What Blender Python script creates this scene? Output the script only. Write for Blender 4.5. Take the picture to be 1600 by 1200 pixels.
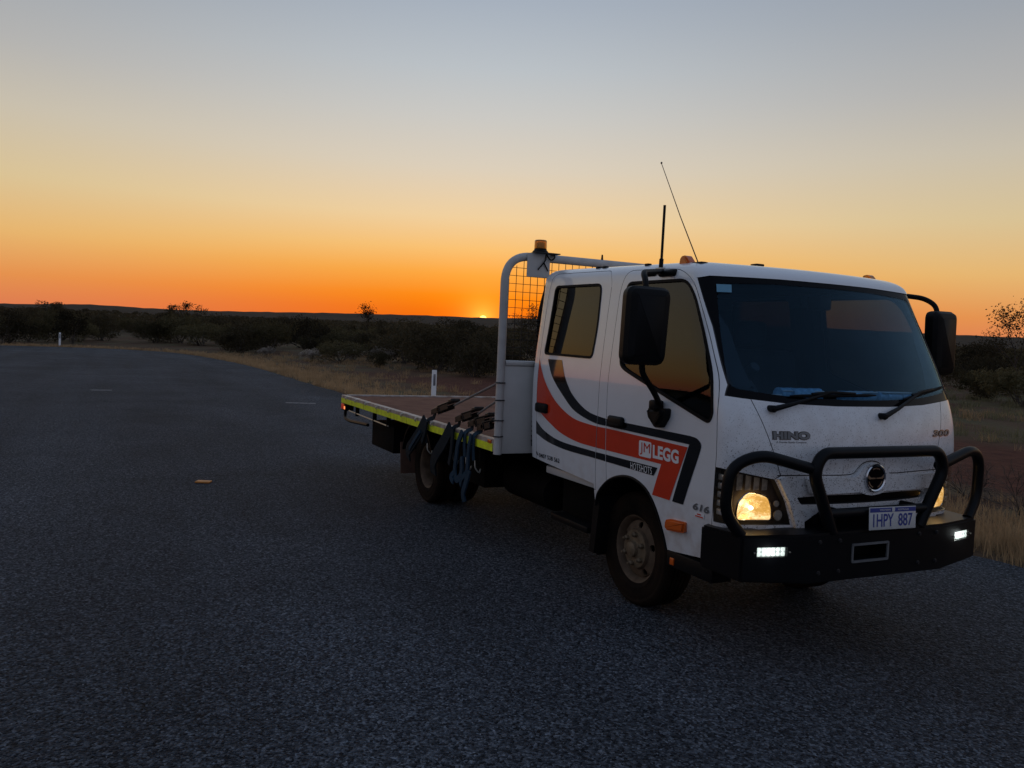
import bpy, bmesh, math, random
import numpy as np
from mathutils import Vector, Matrix
from mathutils.geometry import delaunay_2d_cdt

for o in list(bpy.data.objects):
    bpy.data.objects.remove(o)
S = bpy.context.scene
COL = S.collection
random.seed(7)
rng = np.random.default_rng(7)
R = math.radians

# ------------------------------------------------------------------ camera
cam = bpy.data.cameras.new('camera')
cam.sensor_fit = 'HORIZONTAL'; cam.sensor_width = 36.0; cam.lens = 29.25
cam.clip_start = 0.05; cam.clip_end = 12000
camo = bpy.data.objects.new('camera', cam); COL.objects.link(camo)
CAM = Vector((4.279, -3.723, 1.600))
camo.matrix_world = Matrix(((0.43588, -0.06236, 0.89784, CAM.x),
                            (0.89893, -0.01853, -0.43769, CAM.y),
                            (0.04394, 0.99788, 0.04798, CAM.z), (0, 0, 0, 1)))
S.camera = camo

# ------------------------------------------------------------------ world: dusk sky
SUN_AZ, SUN_EL = R(156.19), R(1.60)
SUN = Vector((math.cos(SUN_AZ)*math.cos(SUN_EL), math.sin(SUN_AZ)*math.cos(SUN_EL), math.sin(SUN_EL)))

def lin(c):
    def f(v):
        v /= 255.0
        return v/12.92 if v <= .04045 else ((v+.055)/1.055)**2.4
    return tuple(f(v) for v in c)

def build_world():
    w = bpy.data.worlds.new('World'); S.world = w; w.use_nodes = True
    nt = w.node_tree; N = nt.nodes; L = nt.links
    for n in list(N): N.remove(n)
    out = N.new('ShaderNodeOutputWorld'); bg = N.new('ShaderNodeBackground'); L.new(bg.outputs[0], out.inputs[0])
    tc = N.new('ShaderNodeTexCoord'); nrm = N.new('ShaderNodeVectorMath'); nrm.operation = 'NORMALIZE'
    L.new(tc.outputs['Generated'], nrm.inputs[0])
    sep = N.new('ShaderNodeSeparateXYZ'); L.new(nrm.outputs[0], sep.inputs[0])
    def math_(op, a, b=None, clamp=False):
        m = N.new('ShaderNodeMath'); m.operation = op; m.use_clamp = clamp
        for i, v in enumerate((a, b)):
            if v is None: continue
            if isinstance(v, (int, float)): m.inputs[i].default_value = v
            else: L.new(v, m.inputs[i])
        return m.outputs[0]
    el = math_('ARCSINE', sep.outputs['Z'])
    t = math_('MULTIPLY', el, 180/math.pi/90, True)
    def ramp(stops):
        r = N.new('ShaderNodeValToRGB'); cr = r.color_ramp; cr.interpolation = 'EASE' if False else 'LINEAR'
        while len(cr.elements) < len(stops): cr.elements.new(.5)
        for e, (d, c) in zip(cr.elements, stops):
            e.position = d/90
        for e, (d, c) in zip(cr.elements, stops):
            e.color = (*lin(c), 1)
        L.new(t, r.inputs[0]); return r.outputs[0]
    zen = (118, 137, 168)  # overhead sky, out of view, raised to put more light on surfaces
    A = ramp([(0, (236, 98, 4)), (2, (246, 114, 4)), (3.1, (253, 136, 10)), (4.7, (252, 168, 64)), (6.3, (249, 193, 114)), (8.4, (241, 208, 158)),
              (11.7, (220, 207, 187)), (14.9, (203, 201, 196)), (17.9, (187, 193, 198)), (22, (166, 176, 189)), (45, (138, 152, 175)), (90, zen)])
    B = ramp([(0, (218, 116, 92)), (1.2, (221, 128, 84)), (2.8, (227, 147, 82)), (5.4, (229, 182, 114)), (8.6, (216, 194, 150)), (12.5, (199, 190, 172)),
              (16, (178, 177, 175)), (20.5, (157, 163, 171)), (26, (138, 150, 167)), (45, (130, 146, 171)), (90, zen)])
    C = ramp([(0, (98, 102, 114)), (3, (117, 118, 130)), (8, (144, 142, 153)), (15, (147, 154, 172)), (30, (133, 148, 175)), (90, zen)])  # unseen sky opposite the sun, brightened to lift truck and asphalt
    # horizontal angle to the sun
    flat = N.new('ShaderNodeVectorMath'); flat.operation = 'MULTIPLY'; flat.inputs[1].default_value = (1, 1, 0); L.new(nrm.outputs[0], flat.inputs[0])
    fn = N.new('ShaderNodeVectorMath'); fn.operation = 'NORMALIZE'; L.new(flat.outputs[0], fn.inputs[0])
    dt = N.new('ShaderNodeVectorMath'); dt.operation = 'DOT_PRODUCT'; L.new(fn.outputs[0], dt.inputs[0])
    dt.inputs[1].default_value = (math.cos(SUN_AZ), math.sin(SUN_AZ), 0)
    az = math_('ARCCOSINE', math_('MINIMUM', math_('MAXIMUM', dt.outputs['Value'], -1.0), 1.0))
    def mapr(v, a, b, kind='SMOOTHSTEP'):
        m = N.new('ShaderNodeMapRange'); m.interpolation_type = kind
        L.new(v, m.inputs['Value']); m.inputs['From Min'].default_value = a; m.inputs['From Max'].default_value = b
        return m.outputs['Result']
    def mix(f, a, b, mode='MIX'):
        m = N.new('ShaderNodeMix'); m.data_type = 'RGBA'; m.blend_type = mode
        if isinstance(f, float): m.inputs['Factor'].default_value = f
        else: L.new(f, m.inputs['Factor'])
        L.new(a, m.inputs['A']); L.new(b, m.inputs['B']); return m.outputs['Result']
    ab = mix(mapr(az, 0.0, R(36)), A, B)
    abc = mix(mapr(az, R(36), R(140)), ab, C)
    # the sun itself and the bright air close round it
    ds = N.new('ShaderNodeVectorMath'); ds.operation = 'DOT_PRODUCT'; L.new(nrm.outputs[0], ds.inputs[0]); ds.inputs[1].default_value = SUN
    g = math_('MULTIPLY', math_('ARCCOSINE', math_('MINIMUM', ds.outputs['Value'], 1.0)), 180/math.pi)
    h1 = math_('MULTIPLY', math_('POWER', 2.718, math_('MULTIPLY', g, -1.25)), 1.3)
    h2 = math_('MULTIPLY', math_('POWER', 2.718, math_('MULTIPLY', g, -.45)), .16)
    disc = math_('MULTIPLY', math_('LESS_THAN', g, .26), 2.2)
    def scale(col, v):
        m = N.new('ShaderNodeVectorMath'); m.operation = 'SCALE'; m.inputs[0].default_value = col; L.new(v, m.inputs['Scale']); return m.outputs[0]
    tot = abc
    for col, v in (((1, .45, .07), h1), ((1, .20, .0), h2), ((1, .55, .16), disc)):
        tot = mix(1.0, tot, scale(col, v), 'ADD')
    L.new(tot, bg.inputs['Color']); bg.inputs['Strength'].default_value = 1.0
build_world()

sl = bpy.data.lights.new('sun', 'SUN'); sl.energy = .28; sl.angle = R(.5); sl.color = (1, .42, .12)
so = bpy.data.objects.new('sun', sl); COL.objects.link(so)
so.rotation_euler = SUN.to_track_quat('Z', 'Y').to_euler()

S.render.engine = 'CYCLES'
S.cycles.use_denoising = True
S.cycles.max_bounces = 8; S.cycles.transparent_max_bounces = 16
S.view_settings.view_transform = 'Standard'; S.view_settings.look = 'None'
S.view_settings.exposure = 0; S.view_settings.gamma = 1; S.view_settings.use_curve_mapping = False

# ------------------------------------------------------------------ materials
def new_mat(name):
    m = bpy.data.materials.new(name); m.use_nodes = True
    nt = m.node_tree; b = nt.nodes['Principled BSDF']
    return m, nt, b

def mat(name, col, rough=.5, metal=0., spec=.5, var=.15, scale=8., bump=0., bscale=60., col2=None, coat=0., emit=None, estr=0., trans=0., detail=4.):
    m, nt, b = new_mat(name); N, L = nt.nodes, nt.links
    tc = N.new('ShaderNodeTexCoord')
    no = N.new('ShaderNodeTexNoise'); no.inputs['Scale'].default_value = scale; no.inputs['Detail'].default_value = detail
    L.new(tc.outputs['Object'], no.inputs['Vector'])
    r = N.new('ShaderNodeValToRGB'); r.color_ramp.elements[0].position = .3; r.color_ramp.elements[1].position = .7
    c2 = col2 or tuple(min(1, c*(1+var)) for c in col)
    c1 = col if col2 else tuple(c*(1-var) for c in col)
    r.color_ramp.elements[0].color = (*c1, 1); r.color_ramp.elements[1].color = (*c2, 1)
    L.new(no.outputs['Fac'], r.inputs[0]); L.new(r.outputs[0], b.inputs['Base Color'])
    b.inputs['Roughness'].default_value = rough; b.inputs['Metallic'].default_value = metal
    b.inputs['Specular IOR Level'].default_value = spec
    b.inputs['Coat Weight'].default_value = coat; b.inputs['Coat Roughness'].default_value = .04
    if trans: b.inputs['Transmission Weight'].default_value = trans
    if emit:
        b.inputs['Emission Color'].default_value = (*emit, 1); b.inputs['Emission Strength'].default_value = estr
    if bump:
        n2 = N.new('ShaderNodeTexNoise'); n2.inputs['Scale'].default_value = bscale; n2.inputs['Detail'].default_value = 6
        L.new(tc.outputs['Object'], n2.inputs['Vector'])
        bp = N.new('ShaderNodeBump'); bp.inputs['Strength'].default_value = bump; bp.inputs['Distance'].default_value = .01
        L.new(n2.outputs['Fac'], bp.inputs['Height']); L.new(bp.outputs[0], b.inputs['Normal'])
    return m

def glass_mat(name, tint, rough=0.0, ior=1.5, sheen=(1, 1, 1)):
    m = bpy.data.materials.new(name); m.use_nodes = True
    nt = m.node_tree; N, L = nt.nodes, nt.links
    for n in list(N): N.remove(n)
    o = N.new('ShaderNodeOutputMaterial'); mx = N.new('ShaderNodeMixShader'); tr = N.new('ShaderNodeBsdfTransparent'); gl = N.new('ShaderNodeBsdfGlossy')
    # thin pane: same reflectance from either side
    geo = N.new('ShaderNodeNewGeometry'); dp = N.new('ShaderNodeVectorMath'); dp.operation = 'DOT_PRODUCT'; L.new(geo.outputs['Incoming'], dp.inputs[0]); L.new(geo.outputs['Normal'], dp.inputs[1])
    def mth(op, a, b):
        q = N.new('ShaderNodeMath'); q.operation = op
        for i, v in enumerate((a, b)):
            if isinstance(v, float): q.inputs[i].default_value = v
            else: L.new(v, q.inputs[i])
        return q.outputs[0]
    f0 = ((ior-1)/(ior+1))**2
    ab = N.new('ShaderNodeMath'); ab.operation = 'ABSOLUTE'; L.new(dp.outputs['Value'], ab.inputs[0])
    frs = mth('ADD', mth('MULTIPLY', mth('POWER', mth('SUBTRACT', 1.0, ab.outputs[0]), 5.0), 1-f0), f0)
    # film of dust on the pane
    tc = N.new('ShaderNodeTexCoord'); no = N.new('ShaderNodeTexNoise'); no.inputs['Scale'].default_value = 5; no.inputs['Detail'].default_value = 6
    L.new(tc.outputs['Object'], no.inputs['Vector'])
    rm = N.new('ShaderNodeMapRange'); L.new(no.outputs['Fac'], rm.inputs['Value']); rm.inputs['To Min'].default_value = .9; rm.inputs['To Max'].default_value = 1.08
    mt = N.new('ShaderNodeVectorMath'); mt.operation = 'SCALE'; mt.inputs[0].default_value = tint; L.new(rm.outputs[0], mt.inputs['Scale'])
    L.new(mt.outputs[0], tr.inputs['Color']); gl.inputs['Roughness'].default_value = rough; gl.inputs['Color'].default_value = (*sheen, 1)
    L.new(frs, mx.inputs[0]); L.new(tr.outputs[0], mx.inputs[1]); L.new(gl.outputs[0], mx.inputs[2]); L.new(mx.outputs[0], o.inputs[0])
    return m

def paint_mat():
    """white truck paint; bugs and road dust stuck to the front panels, dust low on the sides"""
    m, nt, b = new_mat('white_paint'); N, L = nt.nodes, nt.links
    geo = N.new('ShaderNodeTexCoord')
    sep = N.new('ShaderNodeSeparateXYZ'); L.new(geo.outputs['Object'], sep.inputs[0])
    def mp(v, a, b_, lo=0., hi=1.):
        q = N.new('ShaderNodeMapRange'); q.interpolation_type = 'SMOOTHSTEP'; L.new(v, q.inputs['Value'])
        q.inputs['From Min'].default_value = a; q.inputs['From Max'].default_value = b_; q.inputs['To Min'].default_value = lo; q.inputs['To Max'].default_value = hi
        return q.outputs[0]
    def mul(a, b_):
        q = N.new('ShaderNodeMath'); q.operation = 'MULTIPLY'
        for i, v in enumerate((a, b_)):
            if isinstance(v, float): q.inputs[i].default_value = v
            else: L.new(v, q.inputs[i])
        return q.outputs[0]
    def voro(s, th):
        v = N.new('ShaderNodeTexVoronoi'); v.inputs['Scale'].default_value = s; L.new(geo.outputs['Object'], v.inputs['Vector'])
        wn = N.new('ShaderNodeTexNoise'); wn.inputs['Scale'].default_value = s*.35; wn.inputs['Detail'].default_value = 3; L.new(geo.outputs['Object'], wn.inputs['Vector'])
        th_ = mp(wn.outputs['Fac'], .30, .62, 0., th)
        q = N.new('ShaderNodeMath'); q.operation = 'LESS_THAN'; L.new(v.outputs['Distance'], q.inputs[0]); L.new(th_, q.inputs[1]); return q.outputs[0]
    front = mul(mp(sep.outputs['X'], .9, .98), mp(sep.outputs['Z'], 1.5, 1.3))
    low = mp(sep.outputs['Z'], 1.28, .95, .35, 1.)
    bugs = N.new('ShaderNodeMath'); bugs.operation = 'MAXIMUM'; L.new(voro(62, .26), bugs.inputs[0]); L.new(voro(150, .34), bugs.inputs[1])
    bugf = mul(mul(bugs.outputs[0], front), low)
    dn = N.new('ShaderNodeTexNoise'); dn.inputs['Scale'].default_value = 14; dn.inputs['Detail'].default_value = 8; L.new(geo.outputs['Object'], dn.inputs['Vector'])
    dust = mul(mp(dn.outputs['Fac'], .35, .75), mp(sep.outputs['Z'], 1.0, .5, .05, .5))
    dust2 = mul(mul(mp(dn.outputs['Fac'], .3, .7), front), .14)
    ds = N.new('ShaderNodeMath'); ds.operation = 'ADD'; L.new(dust, ds.inputs[0]); L.new(dust2, ds.inputs[1])
    def mix(f, a, c):
        q = N.new('ShaderNodeMix'); q.data_type = 'RGBA'; L.new(f, q.inputs['Factor'])
        if isinstance(a, tuple): q.inputs['A'].default_value = (*a, 1)
        else: L.new(a, q.inputs['A'])
        q.inputs['B'].default_value = (*c, 1); return q.outputs['Result']
    c = mix(ds.outputs[0], (.74, .74, .74), (.42, .33, .27)); c = mix(bugf, c, (.17, .145, .13))
    L.new(c, b.inputs['Base Color'])
    rg = N.new('ShaderNodeMath'); rg.operation = 'MULTIPLY_ADD'; L.new(ds.outputs[0], rg.inputs[0]); rg.inputs[1].default_value = .4; rg.inputs[2].default_value = .28
    L.new(rg.outputs[0], b.inputs['Roughness'])
    cw = N.new('ShaderNodeMath'); cw.operation = 'MULTIPLY_ADD'; L.new(front, cw.inputs[0]); cw.inputs[1].default_value = -.6; cw.inputs[2].default_value = .9
    L.new(cw.outputs[0], b.inputs['Coat Weight']); b.inputs['Coat Roughness'].default_value = .03
    return m

M = {}
M['white'] = paint_mat()
M['black_plastic'] = mat('black_plastic', (.0055, .0055, .006), .5, spec=.12, bump=.1, bscale=300)
M['bar_black'] = mat('black_powder_coat', (.0035, .004, .0052), .42, spec=.13, bump=.05, bscale=400)
M['rubber'] = mat('rubber', (.007, .007, .007), .7, spec=.12)
M['trim'] = mat('window_rubber', (.006, .006, .0065), .6, spec=.1)
M['frit'] = mat('black_glass_border', (.002, .002, .003), .15, spec=.08)
M['glass_front'] = glass_mat('windscreen_glass', (.66, .78, .86), ior=1.28, sheen=(.55, .82, 1))
M['glass_side'] = glass_mat('tinted_side_glass', (.26, .28, .30), ior=1.5)
M['glass_rear'] = glass_mat('dark_privacy_glass', (.08, .08, .085), ior=1.5)
M['lens'] = glass_mat('clear_lens', (.92, .92, .9), ior=1.3)
M['red'] = mat('red_vinyl', (.62, .045, .012), .22, var=.05, coat=.5)
M['black_vinyl'] = mat('black_vinyl', (.006, .006, .007), .10, coat=.6)
M['white_vinyl'] = mat('white_vinyl', (.78, .77, .76), .3, var=.03)
M['chrome'] = mat('chrome', (.62, .62, .64), .14, 1.)
M['badge'] = mat('badge_metal', (.16, .165, .17), .35, .3)
M['dark_metal'] = mat('dark_steel', (.03, .03, .032), .5, .6, var=.3)
M['chassis'] = mat('chassis_black', (.004, .0037, .0035), .85, spec=.08, var=.4)
M['tyre'] = mat('dusty_tyre', (.006, .0048, .004), .9, spec=.08, col2=(.024, .014, .0085), scale=5, bump=.2, bscale=90)
M['rim'] = mat('dusty_steel_rim', (.07, .046, .028), .7, .0, spec=.2, col2=(.14, .095, .062), scale=14)
M['hub'] = mat('dusty_hub', (.10, .07, .042), .6, .1, spec=.2, col2=(.19, .14, .09), scale=22)
M['amber'] = mat('amber_lens', (.58, .10, .008), .25, var=.12, coat=.4)
M['amber_clear'] = mat('amber_beacon_lens', (.85, .30, .02), .15, trans=.55, var=.1)
M['reflector'] = mat('lamp_reflector', (.5, .47, .45), .3, .35, scale=40, var=.3)
M['lamp_housing'] = mat('lamp_housing', (.075, .062, .056), .35, .2, var=.3, scale=30)
M['tray_metal'] = mat('worn_grey_paint', (.50, .46, .42), .5, .1, col2=(.20, .13, .09), scale=9, bump=.2, bscale=40, detail=8)
M['frame_paint'] = mat('off_white_headboard_paint', (.50, .48, .45), .42, var=.06, scale=6, coat=.15)
M['post_paint'] = mat('chipped_post_paint', (.50, .48, .45), .5, col2=(.42, .39, .36), scale=13, detail=8)
M['yellow'] = mat('yellow_reflective_tape', (.82, .94, .01), .4, col2=(.60, .62, .03), scale=16, detail=9)
M['deck'] = mat('brown_plywood_deck', (.105, .042, .028), .85, spec=.12, col2=(.19, .088, .058), scale=5, bump=.4, bscale=25, detail=8)
M['webbing_blue'] = mat('blue_webbing', (.014, .034, .056), .85, spec=.15, bump=.3, bscale=200)
M['webbing_dark'] = mat('dark_webbing', (.007, .012, .017), .85, spec=.15, bump=.3, bscale=200)
M['strap_grey'] = mat('grey_webbing', (.20, .18, .165), .75)
M['ratchet'] = mat('ratchet_steel', (.022, .02, .019), .45, .5, var=.4, scale=30)
M['zinc'] = mat('zinc_hook', (.45, .42, .36), .4, .7)
M['flap'] = mat('dusty_mudflap', (.085, .042, .026), .85, var=.25, scale=12)
M['cab_inside'] = mat('dark_cab_inside', (.02, .02, .022), .8)
M['seat'] = mat('seat_cloth', (.03, .03, .034), .85, bump=.2, bscale=150)
M['dash'] = mat('dash_plastic', (.035, .035, .038), .6, bump=.1, bscale=200)
M['lining'] = mat('cab_lining', (.035, .035, .038), .85)
M['paper'] = mat('paper', (.75, .75, .74), .7, var=.05)
M['blue_plastic'] = mat('blue_clear_plastic', (.32, .52, .66), .25, var=.25, scale=40)
M['plate_blue'] = mat('plate_blue', (.02, .04, .22), .4, var=.05)
M['plate_white'] = mat('plate_white', (.52, .52, .51), .45, var=.06)
M['sticker_blue'] = mat('sticker_blue', (.10, .26, .36), .5, var=.05)
M['tail_red'] = mat('tail_lamp_red', (.5, .02, .01), .3, emit=(1, .08, .02), estr=.12)
M['tail_lit'] = mat('tail_lamp_lit', (.8, .3, .1), .3, emit=(1, .30, .10), estr=1.0)
M['led'] = mat('white_led', (.9, .9, .9), .3, emit=(.86, 1, .97), estr=1.0)
M['led_dim'] = mat('led_cup', (.5, .52, .52), .35, .3, emit=(.8, .95, .95), estr=.5)
M['post_white'] = mat('white_guide_post', (.84, .84, .84), .5, var=.04)
M['post_band'] = mat('grey_reflector', (.16, .16, .18), .3)
M['road_orange'] = mat('orange_marker', (.48, .17, .018), .5, var=.2, scale=40)
M['road_white'] = mat('worn_road_paint', (.22, .22, .23), .8, col2=(.06, .06, .065), scale=14, detail=8)

def bowl_mat():
    """lit headlamp: warm light broken up by the facets of the reflector"""
    m, nt, b = new_mat('lit_headlamp_bowl'); N, L = nt.nodes, nt.links
    tc = N.new('ShaderNodeTexCoord'); mp = N.new('ShaderNodeMapping'); mp.inputs['Scale'].default_value = (1, 1, 1.5); L.new(tc.outputs['Object'], mp.inputs[0])
    v = N.new('ShaderNodeTexVoronoi'); v.inputs['Scale'].default_value = 95; L.new(mp.outputs[0], v.inputs['Vector'])
    n = N.new('ShaderNodeTexNoise'); n.inputs['Scale'].default_value = 11; n.inputs['Detail'].default_value = 3; n.inputs['Distortion'].default_value = .6; L.new(tc.outputs['Object'], n.inputs['Vector'])
    a = N.new('ShaderNodeMath'); a.operation = 'MULTIPLY_ADD'; L.new(v.outputs['Color'], a.inputs[0]); a.inputs[1].default_value = .28; L.new(n.outputs['Fac'], a.inputs[2])
    r = N.new('ShaderNodeValToRGB'); e = r.color_ramp.elements
    e[0].position = .25; e[0].color = (.62, .28, .045, 1); e[1].position = .86; e[1].color = (1.7, 1.2, .62, 1)
    k = e.new(.58); k.color = (.95, .50, .11, 1)
    L.new(a.outputs[0], r.inputs[0]); L.new(r.outputs[0], b.inputs['Emission Color']); b.inputs['Emission Strength'].default_value = 1.0
    b.inputs['Base Color'].default_value = (.3, .25, .2, 1); b.inputs['Roughness'].default_value = .25; b.inputs['Metallic'].default_value = .8
    return m
M['bowl'] = bowl_mat()
M['filament'] = mat('lit_bulb', (1, .9, .7), .3, emit=(1, .82, .5), estr=6.)

# ------------------------------------------------------------------ mesh helpers
def link(o, parent=None):
    COL.objects.link(o)
    if parent is not None: o.parent = parent
    return o
def sharp(me, deg=32):
    me.shade_smooth()
    me.set_sharp_from_angle(angle=R(deg))
def obj(name, bm, m, parent=None, smooth=True, deg=32):
    me = bpy.data.meshes.new(name)
    bmesh.ops.recalc_face_normals(bm, faces=bm.faces[:])
    bm.to_mesh(me); bm.free()
    me.materials.append(M[m] if isinstance(m, str) else m)
    if smooth: sharp(me, deg)
    return link(bpy.data.objects.new(name, me), parent)
def share(name, me, parent=None, loc=(0, 0, 0), rot=(0, 0, 0), scl=(1, 1, 1)):
    o = bpy.data.objects.new(name, me); link(o, parent); o.location = loc; o.rotation_euler = rot; o.scale = scl; return o
def empty(name, loc=(0, 0, 0), parent=None, rz=0.):
    o = bpy.data.objects.new(name, None); link(o, parent); o.location = loc; o.rotation_euler = (0, 0, rz); o.empty_display_size = .2; return o
def tag(o, label, cat=None, group=None, kind=None):
    o['label'] = label
    if cat: o['category'] = cat
    if group: o['group'] = group
    if kind: o['kind'] = kind
    return o

def box(bm, x0, x1, y0, y1, z0, z1, bev=0., seg=2):
    vs = [bm.verts.new((x, y, z)) for x in (x0, x1) for y in (y0, y1) for z in (z0, z1)]
    F = [(0, 1, 3, 2), (4, 6, 7, 5), (0, 4, 5, 1), (2, 3, 7, 6), (0, 2, 6, 4), (1, 5, 7, 3)]
    fs = [bm.faces.new([vs[i] for i in f]) for f in F]
    if bev:
        es = list({e for f in fs for e in f.edges})
        bmesh.ops.bevel(bm, geom=es, offset=bev, segments=seg, profile=.5, affect='EDGES')
    return bm
def B(*a, **k): return box(bmesh.new(), *a, **k)

def fillet(pts, r, n=6, closed=False):
    pts = [Vector(p) for p in pts]; out = []
    N = len(pts)
    for i, p in enumerate(pts):
        if not closed and i in (0, N-1): out.append(p); continue
        a, b = pts[i-1], pts[(i+1) % N]
        ri = r[i] if isinstance(r, (list, tuple)) else r
        da, db = (a-p), (b-p)
        la, lb = da.length, db.length
        d = min(ri, la*.49, lb*.49)
        if d < 1e-5: out.append(p); continue
        p0 = p+da.normalized()*d; p2 = p+db.normalized()*d
        for k in range(n+1):
            t = k/n; out.append(p0*(1-t)**2+p*2*t*(1-t)+p2*t*t)
    return out

def tube(bm, pts, rad, seg=12, cap=True, closed=False):
    pts = [Vector(p) for p in pts]; n = len(pts); rings = []
    rads = rad if isinstance(rad, (list, tuple)) else [rad]*n
    ref = None
    for i, p in enumerate(pts):
        if closed: t = pts[(i+1) % n]-pts[i-1]
        else: t = pts[min(i+1, n-1)]-pts[max(i-1, 0)]
        t.normalize()
        if ref is None: ref = t.orthogonal().normalized()
        ref = (ref-t*ref.dot(t)).normalized(); u = t.cross(ref)
        rings.append([bm.verts.new(p+(ref*math.cos(a)+u*math.sin(a))*rads[i]) for a in [2*math.pi*k/seg for k in range(seg)]])
    m = n if closed else n-1
    for i in range(m):
        A_, B_ = rings[i], rings[(i+1) % n]
        for k in range(seg):
            bm.faces.new((A_[k], A_[(k+1) % seg], B_[(k+1) % seg], B_[k]))
    if cap and not closed:
        bm.faces.new(rings[0]); bm.faces.new(rings[-1])
    return bm
def T(*a, **k): return tube(bmesh.new(), *a, **k)

def lathe(bm, prof, axis='Y', seg=48, c=(0, 0, 0), close=False):
    """prof = [(r, h)] turned round an axis through c"""
    rings = []
    for r, h in prof:
        ring = []
        for k in range(seg):
            a = 2*math.pi*k/seg; u, v = r*math.cos(a), r*math.sin(a)
            q = {'Y': (u, h, v), 'Z': (u, v, h), 'X': (h, u, v)}[axis]
            ring.append(bm.verts.new((q[0]+c[0], q[1]+c[1], q[2]+c[2])))
        rings.append(ring)
    P = list(zip(rings, rings[1:])) + ([(rings[-1], rings[0])] if close else [])
    for a, b in P:
        for k in range(seg):
            bm.faces.new((a[k], a[(k+1) % seg], b[(k+1) % seg], b[k]))
    if not close:
        for r_, ring in ((prof[0][0], rings[0]), (prof[-1][0], rings[-1])):
            if r_ > 1e-4: bm.faces.new(ring)
    return bm
def prism(poly, plane, a, b, bm=None):
    """poly in 2-D extruded from a to b along the axis normal to plane ('xz' or 'yz' or 'xy')"""
    bm = bm or bmesh.new()
    f3 = {'xz': lambda u, v, w: (u, w, v), 'yz': lambda u, v, w: (w, u, v), 'xy': lambda u, v, w: (u, v, w)}[plane]
    va = [bm.verts.new(f3(u, v, a)) for u, v in poly]; vb = [bm.verts.new(f3(u, v, b)) for u, v in poly]
    n = len(poly)
    bm.faces.new(va); bm.faces.new(vb[::-1])
    for i in range(n): bm.faces.new((va[i], vb[i], vb[(i+1) % n], va[(i+1) % n]))
    bmesh.ops.recalc_face_normals(bm, faces=bm.faces[:])
    return bm
def rpoly(pts, r, n=5):
    return [(p.x, p.y) for p in fillet([(a, b, 0) for a, b in pts], r, n, True)]
def tmp(bm):
    me = bpy.data.meshes.new('tmp'); bmesh.ops.recalc_face_normals(bm, faces=bm.faces[:]); bm.to_mesh(me); bm.free(); return me
def boolean(me, others, op='DIFFERENCE'):
    a = bpy.data.objects.new('tmp_a', me); COL.objects.link(a); tm = [a]
    for q in others:
        b = bpy.data.objects.new('tmp_b', q); COL.objects.link(b); tm.append(b)
        md = a.modifiers.new('b', 'BOOLEAN'); md.object = b; md.operation = op; md.solver = 'EXACT'
    dg = bpy.context.evaluated_depsgraph_get()
    res = bpy.data.meshes.new_from_object(a.evaluated_get(dg))
    for q in tm: bpy.data.objects.remove(q)
    return res
def mesh_obj(name, me, m, parent, deg=32):
    me.materials.clear(); me.materials.append(M[m]); sharp(me, deg); me.name = name
    return link(bpy.data.objects.new(name, me), parent)
def mirrored(me):
    bm = bmesh.new(); bm.from_mesh(me)
    for v in bm.verts: v.co.y = -v.co.y
    bmesh.ops.reverse_faces(bm, faces=bm.faces[:])
    q = bpy.data.meshes.new(me.name); bm.to_mesh(q); bm.free(); return q
def cr(pts, n=8):
    """smooth curve through 2-D points"""
    P = [Vector((*p, 0)) for p in pts]; P = [P[0]*2-P[1]]+P+[P[-1]*2-P[-2]]; out = []
    for i in range(1, len(P)-2):
        a, b, c_, d = P[i-1:i+3]
        for k in range(n):
            t = k/n
            v = .5*((2*b)+(-a+c_)*t+(2*a-5*b+4*c_-d)*t*t+(-a+3*b-3*c_+d)*t**3)
            out.append((v.x, v.y))
    out.append((P[-2].x, P[-2].y)); return out
# ------------------------------------------------------------------ setting: land, road
EAZ = np.array([0, 60, 100, 122, 135, 145, 152, 156.2, 160, 167, 171, 175, 178, 181, 185, 190, 200, 230, 300, 360], float)
EEL = np.array([.5, .7, 1.2, 1.55, 1.8, 1.78, 1.70, 1.57, 1.57, 1.42, 1.28, 1.16, 1.15, 1.22, .98, .85, .7, .5, .45, .5], float)
SAZ = np.array([0, 90, 118, 160, 166, 172, 178, 190, 230, 360], float)
SST = np.array([70, 50, 24, 26, 34, 52, 69, 75, 90, 70], float)
SSL = np.array([.006, .010, .016, .017, .017, .016, .015, .013, .008, .006], float)
_az = np.arange(-40, 401, .5); _el = np.interp(_az % 360, EAZ, EEL); _k = np.exp(-np.linspace(-2, 2, 13)**2); EEL = np.convolve(_el, _k/_k.sum(), 'same')[20:-20]; EAZ = _az[20:-20]
def ground(x, y):
    x = np.asarray(x, float); y = np.asarray(y, float)
    dx, dy = x-CAM.x, y-CAM.y
    D = np.hypot(dx, dy); az = np.degrees(np.arctan2(dy, dx)) % 360
    st = np.interp(az, SAZ, SST); sl = np.interp(az, SAZ, SSL); e = np.radians(np.interp(az, EAZ, EEL))
    t = np.maximum(0, D-st); rise = sl*(np.sqrt(t*t+64)-8)
    rise = np.where(t > 0, rise, 0)
    lim = np.minimum(rise, sl*600)
    k = np.clip((D-500)/1900, 0, 1); k = k*k*(3-2*k)
    far = CAM.z+2400*np.tan(e)
    wob = (np.sin(x*.21+1.3)*np.cos(y*.17)+.6*np.sin(x*.53+y*.41))*.05*np.clip((t-2)/20, 0, 1)
    back = np.clip((D-2500)/3000, 0, 1)
    return -.04+lim*(1-k)+far*k-back*60+wob
def G(x, y): return float(ground(x, y))
def polar(azd, d): return CAM.x+d*math.cos(R(azd)), CAM.y+d*math.sin(R(azd))

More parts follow.
